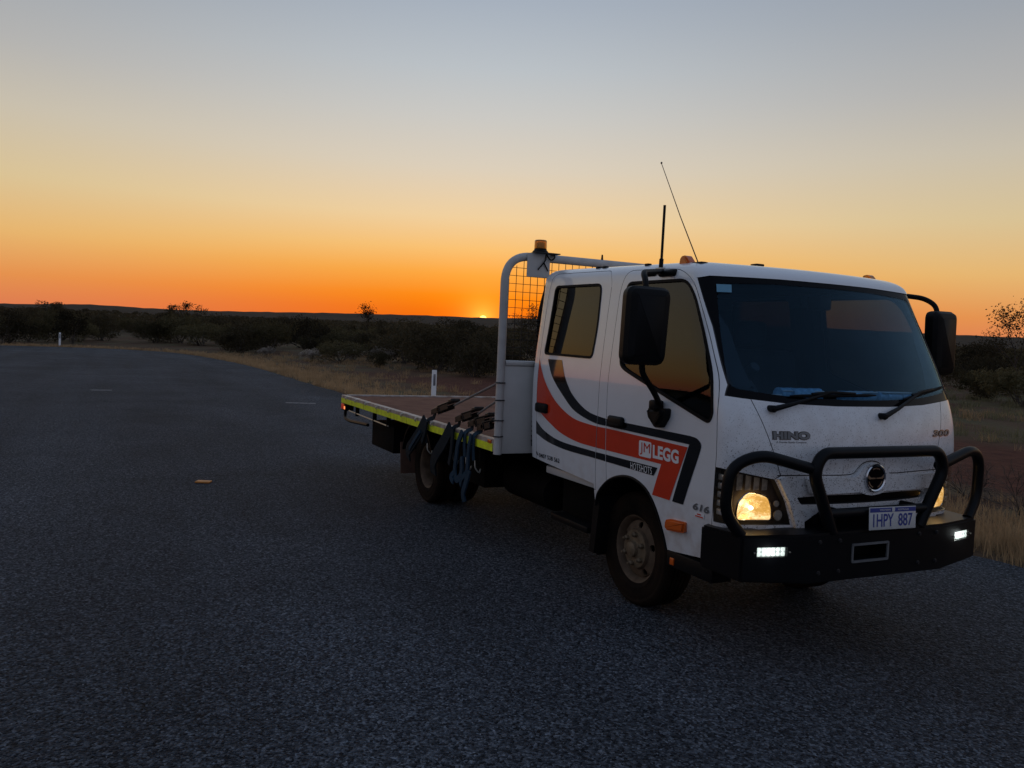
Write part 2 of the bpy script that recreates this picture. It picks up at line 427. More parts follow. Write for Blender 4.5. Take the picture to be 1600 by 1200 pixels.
def build_terrain():
    rad = np.concatenate([np.linspace(0, 30, 31)[1:], np.geomspace(31, 6000, 110)])
    na = 720
    azs = np.linspace(0, 2*np.pi, na, endpoint=False)
    A_, Rr = np.meshgrid(azs, rad)
    X = CAM.x+Rr*np.cos(A_); Y = CAM.y+Rr*np.sin(A_); Z = ground(X, Y)
    # small broken crest line on the far hills
    Z = Z+np.where(Rr > 1500, (np.sin(A_*311)+np.sin(A_*173+1)+np.sin(A_*727+2)*.8)*.35, 0)
    V = np.stack([X, Y, Z], -1).reshape(-1, 3)
    V = np.vstack([V, [[CAM.x, CAM.y, -.04]]]); F = []
    nr = len(rad)
    for i in range(nr-1):
        a = i*na+np.arange(na); b = i*na+(np.arange(na)+1) % na
        F += list(zip(a.tolist(), b.tolist(), (b+na).tolist(), (a+na).tolist()))
    c = len(V)-1
    F += [(c, k, (k+1) % na) for k in range(na)]
    me = bpy.data.meshes.new('ground'); me.from_pydata(V.tolist(), [], F); me.shade_smooth()
    m, nt, b = new_mat('scrub_soil'); N, L = nt.nodes, nt.links
    tc = N.new('ShaderNodeTexCoord')
    def noise(s, d=6, dist=0):
        n = N.new('ShaderNodeTexNoise'); n.inputs['Scale'].default_value = s; n.inputs['Detail'].default_value = d; n.inputs['Distortion'].default_value = dist
        L.new(tc.outputs['Object'], n.inputs['Vector']); return n.outputs['Fac']
    def ramp(f, st):
        r = N.new('ShaderNodeValToRGB'); e = r.color_ramp.elements
        while len(e) < len(st): e.new(.5)
        for q, (p, c_) in zip(e, st): q.position = p; q.color = (*c_, 1)
        L.new(f, r.inputs[0]); return r.outputs[0]
    base = ramp(noise(.35, 8, .6), [(.3, (.060, .026, .016)), (.48, (.095, .058, .034)), (.62, (.085, .072, .038)), (.75, (.15, .115, .068))])
    red = ramp(noise(3, 8), [(.3, (.062, .020, .013)), (.7, (.115, .042, .026))])
    sep = N.new('ShaderNodeSeparateXYZ'); L.new(tc.outputs['Object'], sep.inputs[0])
    # graded red dirt strip that runs beside the road
    wob = N.new('ShaderNodeMath'); wob.operation = 'MULTIPLY_ADD'; L.new(noise(.25, 4), wob.inputs[0]); wob.inputs[1].default_value = 3.0; L.new(sep.outputs['Y'], wob.inputs[2])
    def st(v, a, b_):
        q = N.new('ShaderNodeMapRange'); q.interpolation_type = 'SMOOTHSTEP'; L.new(v, q.inputs['Value']); q.inputs['From Min'].default_value = a; q.inputs['From Max'].default_value = b_; return q.outputs[0]
    q = N.new('ShaderNodeMath'); q.operation = 'MULTIPLY'; L.new(st(wob.outputs[0], 7.4, 8.4), q.inputs[0]); L.new(st(wob.outputs[0], 15.5, 13.5), q.inputs[1])
    q2 = N.new('ShaderNodeMath'); q2.operation = 'MULTIPLY'; L.new(q.outputs[0], q2.inputs[0]); L.new(st(sep.outputs['X'], -40., -22.), q2.inputs[1])
    mx = N.new('ShaderNodeMix'); mx.data_type = 'RGBA'; L.new(q2.outputs[0], mx.inputs['Factor']); L.new(base, mx.inputs['A']); L.new(red, mx.inputs['B'])
    # far country: dull olive brown
    ln = N.new('ShaderNodeVectorMath'); ln.operation = 'LENGTH'; L.new(tc.outputs['Object'], ln.inputs[0])
    mf = N.new('ShaderNodeMix'); mf.data_type = 'RGBA'; L.new(st(ln.outputs['Value'], 60., 200.), mf.inputs['Factor']); L.new(mx.outputs['Result'], mf.inputs['A'])
    L.new(ramp(noise(.02, 8), [(.35, (.020, .015, .011)), (.65, (.042, .031, .022))]), mf.inputs['B'])
    L.new(mf.outputs['Result'], b.inputs['Base Color']); b.inputs['Roughness'].default_value = .95; b.inputs['Specular IOR Level'].default_value = .1
    bp = N.new('ShaderNodeBump'); bp.inputs['Strength'].default_value = .9; bp.inputs['Distance'].default_value = .06; L.new(noise(9, 8), bp.inputs['Height']); L.new(bp.outputs[0], b.inputs['Normal'])
    me.materials.append(m)
    o = link(bpy.data.objects.new('ground', me)); o['kind'] = 'structure'; o['label'] = 'dry red scrubland ground rising to low far hills'
build_terrain()

EDGE = [(46, 3.3), (20, 3.05), (8, 2.95), (0, 2.83), (-10, 2.5), (-20, 2.25), (-35, 2.4), (-44, 2.0), (-52, 1.2), (-58, -.2), (-61.2, -2.6), (-62.2, -5.5), (-61.5, -9), (-60, -14), (-58, -30)]
EDGES = cr(EDGE, 14)
def build_road():
    loop = [(x, y+.05*math.sin(x*2.1)+.035*math.sin(x*5.3+1)+random.uniform(-.02, .02)) for x, y in EDGES]
    loop += [(-45, -34), (0, -36), (46, -34)]
    bm = bmesh.new()
    top = [bm.verts.new((x, y, 0)) for x, y in loop]; bot = [bm.verts.new((x, y, -.07)) for x, y in loop]
    bm.faces.new(top)
    for i in range(len(top)):
        j = (i+1) % len(top); bm.faces.new((top[i], top[j], bot[j], bot[i]))
    m, nt, b = new_mat('chip_seal_asphalt'); N, L = nt.nodes, nt.links
    tc = N.new('ShaderNodeTexCoord')
    v = N.new('ShaderNodeTexVoronoi'); v.inputs['Scale'].default_value = 86; v.inputs['Randomness'].default_value = 1; L.new(tc.outputs['Object'], v.inputs['Vector'])
    v2 = N.new('ShaderNodeTexVoronoi'); v2.inputs['Scale'].default_value = 24; L.new(tc.outputs['Object'], v2.inputs['Vector'])
    n = N.new('ShaderNodeTexNoise'); n.inputs['Scale'].default_value = .35; n.inputs['Detail'].default_value = 8; n.inputs['Distortion'].default_value = .8; L.new(tc.outputs['Object'], n.inputs['Vector'])
    n3 = N.new('ShaderNodeTexNoise'); n3.inputs['Scale'].default_value = 30; n3.inputs['Detail'].default_value = 5; L.new(tc.outputs['Object'], n3.inputs['Vector'])
    sepc = N.new('ShaderNodeSeparateColor'); L.new(v.outputs['Color'], sepc.inputs[0])
    r = N.new('ShaderNodeValToRGB'); e = r.color_ramp.elements
    e[0].position = 0; e[0].color = (.009, .012, .017, 1); e[1].position = 1; e[1].color = (.18, .20, .23, 1)
    k = e.new(.55); k.color = (.057, .066, .080, 1); k = e.new(.85); k.color = (.108, .122, .144, 1)
    L.new(sepc.outputs[0], r.inputs[0])
    mr = N.new('ShaderNodeMapRange'); L.new(n.outputs['Fac'], mr.inputs['Value']); mr.inputs['From Min'].default_value = .3; mr.inputs['From Max'].default_value = .7; mr.inputs['To Min'].default_value = .74; mr.inputs['To Max'].default_value = 1.16
    mr2 = N.new('ShaderNodeMapRange'); L.new(n3.outputs['Fac'], mr2.inputs['Value']); mr2.inputs['From Min'].default_value = .3; mr2.inputs['From Max'].default_value = .7; mr2.inputs['To Min'].default_value = .55; mr2.inputs['To Max'].default_value = 1.35
    # long polished lanes and a few old bitumen bleeds
    mpg = N.new('ShaderNodeMapping'); mpg.inputs['Scale'].default_value = (.05, .75, 1); mpg.inputs['Rotation'].default_value = (0, 0, .06); L.new(tc.outputs['Object'], mpg.inputs[0])
    n4 = N.new('ShaderNodeTexNoise'); n4.inputs['Scale'].default_value = 1.0; n4.inputs['Detail'].default_value = 3; L.new(mpg.outputs[0], n4.inputs['Vector'])
    mr4 = N.new('ShaderNodeMapRange'); L.new(n4.outputs['Fac'], mr4.inputs['Value']); mr4.inputs['From Min'].default_value = .35; mr4.inputs['From Max'].default_value = .65; mr4.inputs['To Min'].default_value = .80; mr4.inputs['To Max'].default_value = 1.14
    n5 = N.new('ShaderNodeTexNoise'); n5.inputs['Scale'].default_value = .9; n5.inputs['Detail'].default_value = 5; n5.inputs['Distortion'].default_value = 1.2; L.new(tc.outputs['Object'], n5.inputs['Vector'])
    mr5 = N.new('ShaderNodeMapRange'); L.new(n5.outputs['Fac'], mr5.inputs['Value']); mr5.inputs['From Min'].default_value = .60; mr5.inputs['From Max'].default_value = .68; mr5.inputs['To Min'].default_value = 1.; mr5.inputs['To Max'].default_value = .87
    s0 = N.new('ShaderNodeMath'); s0.operation = 'MULTIPLY'; L.new(mr4.outputs[0], s0.inputs[0]); L.new(mr5.outputs[0], s0.inputs[1])
    sa = N.new('ShaderNodeMath'); sa.operation = 'MULTIPLY'; L.new(mr.outputs[0], sa.inputs[0]); L.new(s0.outputs[0], sa.inputs[1])
    s1 = N.new('ShaderNodeMath'); s1.operation = 'MULTIPLY'; L.new(sa.outputs[0], s1.inputs[0]); L.new(mr2.outputs[0], s1.inputs[1])
    sc = N.new('ShaderNodeVectorMath'); sc.operation = 'SCALE'; L.new(r.outputs[0], sc.inputs[0]); L.new(s1.outputs[0], sc.inputs['Scale'])
    L.new(sc.outputs[0], b.inputs['Base Color']); b.inputs['Roughness'].default_value = .85; b.inputs['Specular IOR Level'].default_value = .14
    ad = N.new('ShaderNodeMath'); ad.operation = 'MULTIPLY_ADD'; L.new(v.outputs['Distance'], ad.inputs[0]); ad.inputs[1].default_value = -1.0
    ml = N.new('ShaderNodeMath'); ml.operation = 'MULTIPLY_ADD'; L.new(v2.outputs['Distance'], ml.inputs[0]); ml.inputs[1].default_value = -.8; L.new(n3.outputs['Fac'], ml.inputs[2]); L.new(ml.outputs[0], ad.inputs[2])
    bp = N.new('ShaderNodeBump'); bp.inputs['Strength'].default_value = 1.; bp.inputs['Distance'].default_value = .02; L.new(ad.outputs[0], bp.inputs['Height']); L.new(bp.outputs[0], b.inputs['Normal'])
    o = obj('road', bm, m, smooth=False); o['kind'] = 'structure'; o['label'] = 'dark grey chip seal asphalt of a wide roadside bay'
build_road()

def worn_mark(pts, label):
    bm = bmesh.new(); bm.faces.new([bm.verts.new((x, y, .004)) for x, y in pts])
    o = obj('road_marking', bm, 'road_white', smooth=False); o['kind'] = 'structure'; o['label'] = label
worn_mark([(-15.55, .05), (-15.3, .02), (-15.1, .66), (-15.35, .72), (-15.45, .4)], 'short worn white paint mark on asphalt left of the tray')
worn_mark([(-18.9, -4.1), (-18.65, -4.05), (-18.7, -3.6), (-18.95, -3.62)], 'faint worn white paint fleck far across the asphalt')

# ------------------------------------------------------------------ vegetation
def leaf_mesh(name, P, size, m, seed=0, flat=.0):
    """small leaf-shaped faces at points P"""
    g = np.random.default_rng(seed); n = len(P)
    s = np.asarray(size)*g.uniform(.6, 1.35, n)
    a = g.normal(size=(n, 3)); a[:, 2] *= (1-flat); a /= np.linalg.norm(a, axis=1)[:, None]
    b = np.cross(a, g.normal(size=(n, 3))); b /= np.linalg.norm(b, axis=1)[:, None]
    q = np.empty((n, 4, 3))
    q[:, 0] = P-a*s[:, None]; q[:, 1] = P+b*s[:, None]*.38; q[:, 2] = P+a*s[:, None]; q[:, 3] = P-b*s[:, None]*.38
    me = bpy.data.meshes.new(name)
    me.vertices.add(n*4); me.vertices.foreach_set('co', q.reshape(-1))
    me.loops.add(n*4); me.loops.foreach_set('vertex_index', np.arange(n*4, dtype=np.int32))
    me.polygons.add(n); me.polygons.foreach_set('loop_start', np.arange(0, n*4, 4, dtype=np.int32))
    me.update(); me.validate(); me.materials.append(m); return me

def foliage_mat(name, c1, c2, tr=.3):
    m, nt, b = new_mat(name); N, L = nt.nodes, nt.links
    tc = N.new('ShaderNodeTexCoord'); n = N.new('ShaderNodeTexNoise'); n.inputs['Scale'].default_value = 2.4; n.inputs['Detail'].default_value = 4; L.new(tc.outputs['Object'], n.inputs['Vector'])
    oi = N.new('ShaderNodeObjectInfo')
    r = N.new('ShaderNodeValToRGB'); e = r.color_ramp.elements; e[0].position = .3; e[0].color = (*c1, 1); e[1].position = .7; e[1].color = (*c2, 1); L.new(n.outputs['Fac'], r.inputs[0])
    mr = N.new('ShaderNodeMapRange'); L.new(oi.outputs['Random'], mr.inputs['Value']); mr.inputs['To Min'].default_value = .5; mr.inputs['To Max'].default_value = 1.7
    s = N.new('ShaderNodeVectorMath'); s.operation = 'SCALE'; L.new(r.outputs[0], s.inputs[0]); L.new(mr.outputs[0], s.inputs['Scale'])
    L.new(s.outputs[0], b.inputs['Base Color']); b.inputs['Roughness'].default_value = .8; b.inputs['Specular IOR Level'].default_value = .15
    tl = N.new('ShaderNodeBsdfTranslucent'); L.new(s.outputs[0], tl.inputs['Color']); mx = N.new('ShaderNodeMixShader'); mx.inputs[0].default_value = tr
    L.new(b.outputs[0], mx.inputs[1]); L.new(tl.outputs[0], mx.inputs[2]); L.new(mx.outputs[0], N['Material Output'].inputs[0])
    return m
FM = foliage_mat('scrub_leaves', (.034, .028, .015), (.074, .056, .030), .4)
FM2 = foliage_mat('olive_leaves', (.046, .039, .018), (.095, .076, .037), .4)
FMP = foliage_mat('pale_saltbush', (.16, .135, .11), (.27, .23, .19))
FMD = foliage_mat('dry_grass', (.36, .235, .125), (.60, .415, .235), .55)
FMG = foliage_mat('green_grey_tussock', (.10, .095, .05), (.20, .18, .10), .5)
M['bark'] = mat('bark', (.045, .032, .024), .9, col2=(.09, .07, .055), scale=6, bump=.6, bscale=20)
M['twig'] = mat('dead_twig', (.06, .042, .032), .9, col2=(.11, .085, .065), scale=9)

def bush_pts(g, w, h, n, lobes, skirt=.12):
    C = []
    for i in range(lobes):
        a = g.uniform(0, 2*np.pi); rr = w*.5*np.sqrt(g.uniform(0, 1))*.78
        zz = h*(skirt+(.86-skirt)*g.uniform(0, 1)**.7)*(1-.42*(rr/(w*.5))**2)
        C.append((rr*np.cos(a), rr*np.sin(a), zz, g.uniform(.12, .24)*min(w, h*1.3)))
    C = np.array(C); k = g.integers(0, lobes, n)
    d = g.normal(size=(n, 3)); d /= np.linalg.norm(d, axis=1)[:, None]
    rr = C[k, 3]*g.uniform(.25, 1.08, n)**.5
    P = C[k, :3]+d*rr[:, None]*np.array([1.15, 1.15, .8]); P[:, 2] = np.abs(P[:, 2])
    return P, C
def stems(g, C, rad, n, base=.12):
    bm = bmesh.new()
    for i in g.choice(len(C), min(n, len(C)), replace=False):
        t = Vector(C[i, :3].tolist()); b = Vector((g.normal()*base, g.normal()*base, -.05))
        mid = (b+t)*.5+Vector((g.normal()*.12, g.normal()*.12, .12))
        pts = [b, b.lerp(mid, .6), mid, mid.lerp(t, .5), t]
        tube(bm, pts, [rad, rad*.8, rad*.6, rad*.4, rad*.15], 5)
    return bm
class Plant:
    def __init__(s, name, w, h, n, lobes, leaf, fm, seed, srad=.03, nst=9, skirt=.12, wood='bark'):
        g = np.random.default_rng(seed); P, C = bush_pts(g, w, h, n, lobes, skirt)
        s.leaf = leaf_mesh('foliage', P, leaf, fm, seed)
        bm = stems(g, C, srad, nst); me = bpy.data.meshes.new('stem'); bm.to_mesh(me); bm.free(); me.materials.append(M[wood]); s.stem = me
        s.name = name; s.w, s.h = w, h
    def place(s, x, y, label, cat, group=None, scl=1., rz=0., sz=1.):
        e = empty(s.name, (x, y, G(x, y)-.02), None, rz); e.scale = (scl, scl, scl*sz)
        tag(e, label, cat, group); share('foliage', s.leaf, e); share('stem', s.stem, e); return e

BUSH = [Plant('scrub_bush', 3.2, 2.1, 3000, 26, .075, FM, 11), Plant('scrub_bush', 2.6, 2.3, 2800, 20, .075, FM, 12), Plant('scrub_bush', 3.8, 2.0, 3400, 32, .08, FM2, 13),
        Plant('scrub_bush', 2.4, 1.5, 2400, 18, .07, FM2, 14), Plant('scrub_bush', 3.0, 2.7, 3200, 22, .08, FM, 15, skirt=.3)]
g0 = random.Random(5)
def start(az): return float(np.interp(az, [118, 128, 157, 163, 168, 172, 178, 190], [40, 44, 36, 43, 52, 62, 72, 72]))
spots = []
def scatter(n, a0, a1, depth, lab, grp):
    k = 0; tries = 0
    while k < n and tries < 6000:
        tries += 1
        az = g0.uniform(a0, a1); d = start(az)+depth*g0.random()**1.25
        x, y = polar(az, d)
        if any((x-a)**2+(y-b)**2 < (1.55+d*.006)**2 for a, b in spots): continue
        spots.append((x, y)); k += 1
        P = BUSH[g0.choice((0, 0, 1, 2, 2, 3, 4))]
        P.place(x, y, lab, 'bush', grp, g0.uniform(.6, 1.3)*(1.18 if az > 166 else .98), g0.uniform(0, 6.3), g0.uniform(.75, 1.2))
# single plants one can point to
def tree_builder(name, h, w, seed, leafn, leaf, fm, clumps, lean=0., bare=False, trunk=.09):
    g = np.random.default_rng(seed); bm = bmesh.new(); tips = []
    def branch(p, d, L_, r, lev):
        pts = [p]; q = p.copy(); dd = d.copy()
        for k in range(4):
            dd = (dd+Vector(g.normal(size=3).tolist())*.16+Vector((0, 0, .05))).normalized(); q = q+dd*L_/4; pts.append(q.copy())
        tube(bm, pts, [r*(1-.16*k) for k in range(5)], 6 if lev < 2 else 4)
        if lev >= 3: tips.append(q); return
        for k in range(3 if lev else 4):
            a = g.uniform(0, 6.28); sp = g.uniform(.45, .95)
            o_ = dd.orthogonal().normalized(); o_.rotate(Matrix.Rotation(a, 3, dd))
            branch(pts[-1] if k < 2 else pts[3], (dd+o_*sp).normalized(), L_*g.uniform(.55, .8), r*.5, lev+1)
        tips.append(q)
    branch(Vector((0, 0, -.1)), Vector((lean, 0, 1)).normalized(), h*.36, trunk, 0)
    T_ = np.array([t[:] for t in tips]); k = g.choice(len(T_), min(clumps, len(T_)), replace=False)
    zmax = T_[:, 2].max(); xy = np.abs(T_[:, :2]).max(); sc = np.array([w*.5/xy, w*.5/xy, h*.95/zmax])
    for v in bm.verts: v.co = Vector((v.co.x*sc[0], v.co.y*sc[1], v.co.z*sc[2]))
    T_ = T_*sc
    i = g.choice(k, leafn); P = T_[i]+g.normal(size=(leafn, 3))*np.array([.17, .17, .11])*h*.32
    tr = bpy.data.meshes.new('trunk'); bm.to_mesh(tr); bm.free(); tr.materials.append(M['bark'])
    return tr, leaf_mesh('crown', P, leaf, fm, seed)
def tree(name, az, d, h, w, seed, label, leafn=2200, leaf=.09, fm=FM, clumps=40, trunk=.09, lean=0.):
    x, y = polar(az, d); tr, cw = tree_builder(name, h, w, seed, leafn, leaf, fm, clumps, lean, trunk=trunk)
    e = empty(name, (x, y, G(x, y)), None, seed); tag(e, label, 'tree'); share('trunk', tr, e); share('crown', cw, e); spots.append((x, y)); return e
tree('mulga_tree', 175.7, 118, 4.6, 6.2, 21, 'wide open crowned tree alone above the skyline at far left', 1500, .13, FM, 46, .12)
tree('mulga_tree', 164.1, 88, 4.5, 2.9, 22, 'small feathery tree poking above the skyline left of the sun', 700, .10, FM, 26, .08)
tree('mulga_tree', 153.6, 60, 4.0, 4.0, 23, 'thin leaved tree silhouetted behind the wire mesh headboard', 1300, .08, FM, 60, .07)
tree('mulga_tree', 122.7, 40, 4.25, 4.2, 24, 'airy branching tree against the pink sky at the right edge', 2300, .055, FM, 90, .06)
def single(P, az, d, label, scl, sz=1., rz=1.):
    x, y = polar(az, d); spots.append((x, y)); return P.place(x, y, label, 'bush', None, scl, rz, sz)
single(BUSH[2], 160.8, 50, 'broad olive bush standing forward of the belt, left of the guide post', 1.05, 1.05, .4)
single(BUSH[0], 156.6, 37, 'dense dark bush right behind the near white guide post', .92, .95, 2.)
single(BUSH[4], 153.2, 36, 'dark bush seen through the wire mesh of the headboard', .9, .8, 3.)
single(BUSH[1], 124.8, 58, 'round topped dark bush beside the passenger mirror on the skyline', 1.35, 1.0, 3.)
single(BUSH[3], 124.6, 40, 'low spiky bush on the grassy slope right of the windscreen', .85, 1.0, 1.)
single(BUSH[2], 122.5, 37, 'dark bush at the foot of the airy tree on the right edge', .95, .9, 2.)
single(BUSH[3], 172.3, 67, 'low green bush at the bend of the asphalt edge', .8, .8, 1.)
PALE = Plant('saltbush', 1.9, .85, 1900, 22, .06, FMP, 31, .02, 9, .1, 'twig')
for az, d, lb, s in ((167.6, 52, 'pale grey saltbush mound, left of the two pale mounds', .9), (165.0, 52, 'pale grey saltbush mound, right of the two pale mounds', 1.05),
                     (163.0, 49, 'faint greyish saltbush tucked under the broad olive bush', 1.1), (170.5, 58, 'pale grey saltbush by the curve of the grass verge', .8)):
    x, y = polar(az, d); PALE.place(x, y, lb, 'shrub', None, s, d); spots.append((x, y))
scatter(32, 176.5, 189, 75, 'dark scrub bush in the belt left of the lone skyline tree', 'scrub bushes left of the lone skyline tree')
scatter(44, 165, 176.5, 75, 'dark scrub bush in the belt between the lone tree and the feathery tree', 'scrub bushes between the two skyline trees')
scatter(42, 155, 165, 75, 'dark scrub bush in the belt below the setting sun', 'scrub bushes below the setting sun')
scatter(34, 120.5, 131, 70, 'dark scrub bush on the slope right of the truck', 'scrub bushes on the slope right of the truck')

# bare twiggy shrub near the right edge
def dead_shrub(x, y, h, seed, label):
    g = np.random.default_rng(seed); bm = bmesh.new()
    def grow(p, d, L_, r, lev):
        pts = [p]; q = p.copy(); dd = d.copy()
        for k in range(3):
            dd = (dd+Vector(g.normal(size=3).tolist())*.2).normalized(); q = q+dd*L_/3; pts.append(q.copy())
        tube(bm, pts, [r*(1-.2*k) for k in range(4)], 4)
        if lev < 3:
            for k in range(3):
                o_ = Vector(g.normal(size=3).tolist()); grow(pts[g.integers(1, 4)], (dd+o_*.45).normalized(), L_*.72, r*.6, lev+1)
    for k in range(11):
        a = g.uniform(0, 6.28); grow(Vector((0, 0, 0)), Vector((math.cos(a)*.8, math.sin(a)*.8, .8)).normalized(), h*.42, .008, 0)
    o = obj('dead_shrub', bm, 'twig', None); o.location = (x, y, G(x, y)); tag(o, label, 'shrub')
dead_shrub(-1.3, 5.2, .78, 3, 'bare twiggy shrub beside the bull bar at the right edge')
dead_shrub(-2.3, 5.7, .6, 4, 'smaller bare shrub behind the twiggy one at the right edge')

def blades(name, X, Y, H, Wd, m, label, seed, spread=.35):
    g = np.random.default_rng(seed); n = len(X); Z = ground(X, Y)-.01
    a = g.uniform(0, 2*np.pi, n); ln = np.abs(g.normal(0, spread, n))
    ux_, uy_ = np.cos(a), np.sin(a); tw = g.uniform(0, 2*np.pi, n); px, py = np.cos(tw), np.sin(tw)
    V = np.empty((n, 5, 3))
    def put(i, t, w, sgn):
        V[:, i, 0] = X+ux_*ln*H*t*t+px*Wd*w*sgn; V[:, i, 1] = Y+uy_*ln*H*t*t+py*Wd*w*sgn; V[:, i, 2] = Z+H*t*(1-.25*ln*t)
    put(0, 0, .5, -1); put(1, 0, .5, 1); put(2, .55, .4, 1); put(3, .55, .4, -1); put(4, 1, 0, 1)
    me = bpy.data.meshes.new(name); me.vertices.add(n*5); me.vertices.foreach_set('co', V.reshape(-1))
    idx = (np.arange(n)[:, None]*5+np.array([0, 1, 2, 3, 3, 2, 4])).astype(np.int32)
    me.loops.add(n*7); me.loops.foreach_set('vertex_index', idx.reshape(-1))
    ls = (np.arange(n)[:, None]*7+np.array([0, 4])).reshape(-1).astype(np.int32)
    me.polygons.add(n*2); me.polygons.foreach_set('loop_start', ls); me.update(); me.validate(); me.materials.append(m)
    o = link(bpy.data.objects.new(name, me)); o['kind'] = 'stuff'; o['label'] = label; return o
EN = np.array(EDGES)
def verge():
    # along the road edge, in tufts
    seg = np.hypot(*np.diff(EN, axis=0).T); cum = np.concatenate([[0], np.cumsum(seg)])
    g = np.random.default_rng(3); nt_ = 5200
    s = g.uniform(0, 1, nt_)**1.0
    s = np.where(g.uniform(size=nt_) < .45, 34+20*g.uniform(size=nt_), cum[-1]*s)   # more near the truck
    ex = np.interp(s, cum, EN[:, 0]); ey = np.interp(s, cum, EN[:, 1])
    ex2 = np.interp(s+.5, cum, EN[:, 0]); ey2 = np.interp(s+.5, cum, EN[:, 1])
    nx, ny = (ey2-ey), -(ex2-ex); nn = np.hypot(nx, ny)+1e-6; nx /= nn; ny /= nn
    off = .12+np.abs(g.normal(0, 1.15, nt_))
    # outward is away from the bay
    sg = np.where(nx*(ex+20)+ny*(ey+12) > 0, 1, -1)
    tx, ty = ex+nx*sg*off, ey+ny*sg*off
    per = 20
    X = np.repeat(tx, per)+g.normal(0, .075, nt_*per); Y = np.repeat(ty, per)+g.normal(0, .075, nt_*per)
    D = np.hypot(X-CAM.x, Y-CAM.y)
    H = np.repeat(g.uniform(.09, .29, nt_), per)*g.uniform(.5, 1.15, nt_*per)
    blades('dry_grass', X, Y, H, .004+D*.00035, FMD, 'dry straw coloured grass along the edge of the asphalt', 8)
verge()
def tussocks(n, seed, name, m, label, xr, yr, hmin, hmax, per=26, wmul=.00045):
    g = np.random.default_rng(seed)
    tx = g.uniform(*xr, n); ty = yr[0]+(yr[1]-yr[0])*g.uniform(0, 1, n)**1.3
    keep = (np.sin(tx*.9+ty*.4)+np.sin(ty*.7-tx*.3+2)+g.normal(0, .8, n)) > -.3
    ye = np.interp(tx, EN[::-1, 0], EN[::-1, 1]); keep &= (ty > ye+.5) & ~((ty > 6.6) & (ty < 11.6) & (tx > -28) & (g.uniform(size=n) < .93))
    tx, ty = tx[keep], ty[keep]; n = len(tx)
    X = np.repeat(tx, per)+g.normal(0, .13, n*per); Y = np.repeat(ty, per)+g.normal(0, .13, n*per)
    D = np.hypot(X-CAM.x, Y-CAM.y); H = np.repeat(g.uniform(hmin, hmax, n), per)*g.uniform(.5, 1.1, n*per)
    blades(name, X, Y, H, .005+D*wmul, m, label, seed, .6)
tussocks(1900, 41, 'tussock_grass', FMG, 'grey green tussock grass on the ground behind the road', (-46, 8), (12.5, 34), .12, .38)
tussocks(1500, 42, 'straw_grass', FMD, 'scattered straw tussocks between the road and the scrub', (-58, 4), (3.2, 24), .1, .34)

def far_scrub():
    g = np.random.default_rng(77); n = 4200
    az = np.concatenate([g.uniform(0, 360, 2400), g.uniform(119, 191, n-2400)]); near = np.interp(az, [0, 90, 118, 131, 155, 189, 200, 240, 360], [85, 70, 115, 115, 110, 150, 82, 62, 85])
    d = near*(1+np.where(np.arange(n) < 2400, 6., 7.)*g.uniform(0, 1, n)**2.0)
    x = CAM.x+d*np.cos(np.radians(az)); y = CAM.y+d*np.sin(np.radians(az)); z = ground(x, y)
    per = 64; w = g.uniform(1.5, 3.4, n)*(1+d/900); h = g.uniform(1.3, 2.7, n)*(1+d/4000)
    k = np.repeat(np.arange(n), per); v = g.normal(size=(n*per, 3)); v /= np.linalg.norm(v, axis=1)[:, None]; v *= g.uniform(.5, 1, n*per)[:, None]**.5
    P = np.stack([x[k]+v[:, 0]*w[k]*.6, y[k]+v[:, 1]*w[k]*.6, z[k]+h[k]*.5*(1+v[:, 2])], 1)
    me = leaf_mesh('scrub', P, .22+np.minimum(d, 2600)[k]*.00085, FM, 5)
    o = link(bpy.data.objects.new('scrub', me)); o['kind'] = 'stuff'; o['label'] = 'dark far off scrub covering the plain below the hills'
far_scrub()

# ------------------------------------------------------------------ roadside things
def guide_post(x, y, h, w, label):
    e = empty('guide_post', (x, y, G(x, y)-.04), None, R(14)); tag(e, label, 'post', 'white roadside guide posts')
    bm = prism(rpoly([(-w/2, 0), (w/2, 0), (w/2, h), (-w/2, h)], [0, 0, .012, .012], 3), 'yz', -.012, .012)
    obj('stake', bm, 'post_white', e)
    obj('reflector', B(.0125, .017, -w*.26, w*.26, h*.62, h*.90, .002), 'post_band', e)
guide_post(-14.35, 3.29, .98, .125, 'white guide post standing beyond the empty tray')
guide_post(-63.2, -6.8, 1.08, .13, 'tiny white guide post far off at the left')
bm = bmesh.new(); box(bm, -.05, .05, -.075, .075, 0, .018, .006); 
o = obj('pavement_marker', bm, 'road_orange'); o.location = (-4.94, -2.79, .001); o.rotation_euler = (0, 0, R(-26))
tag(o, 'small flat orange marker lying on the bare asphalt', 'marker')
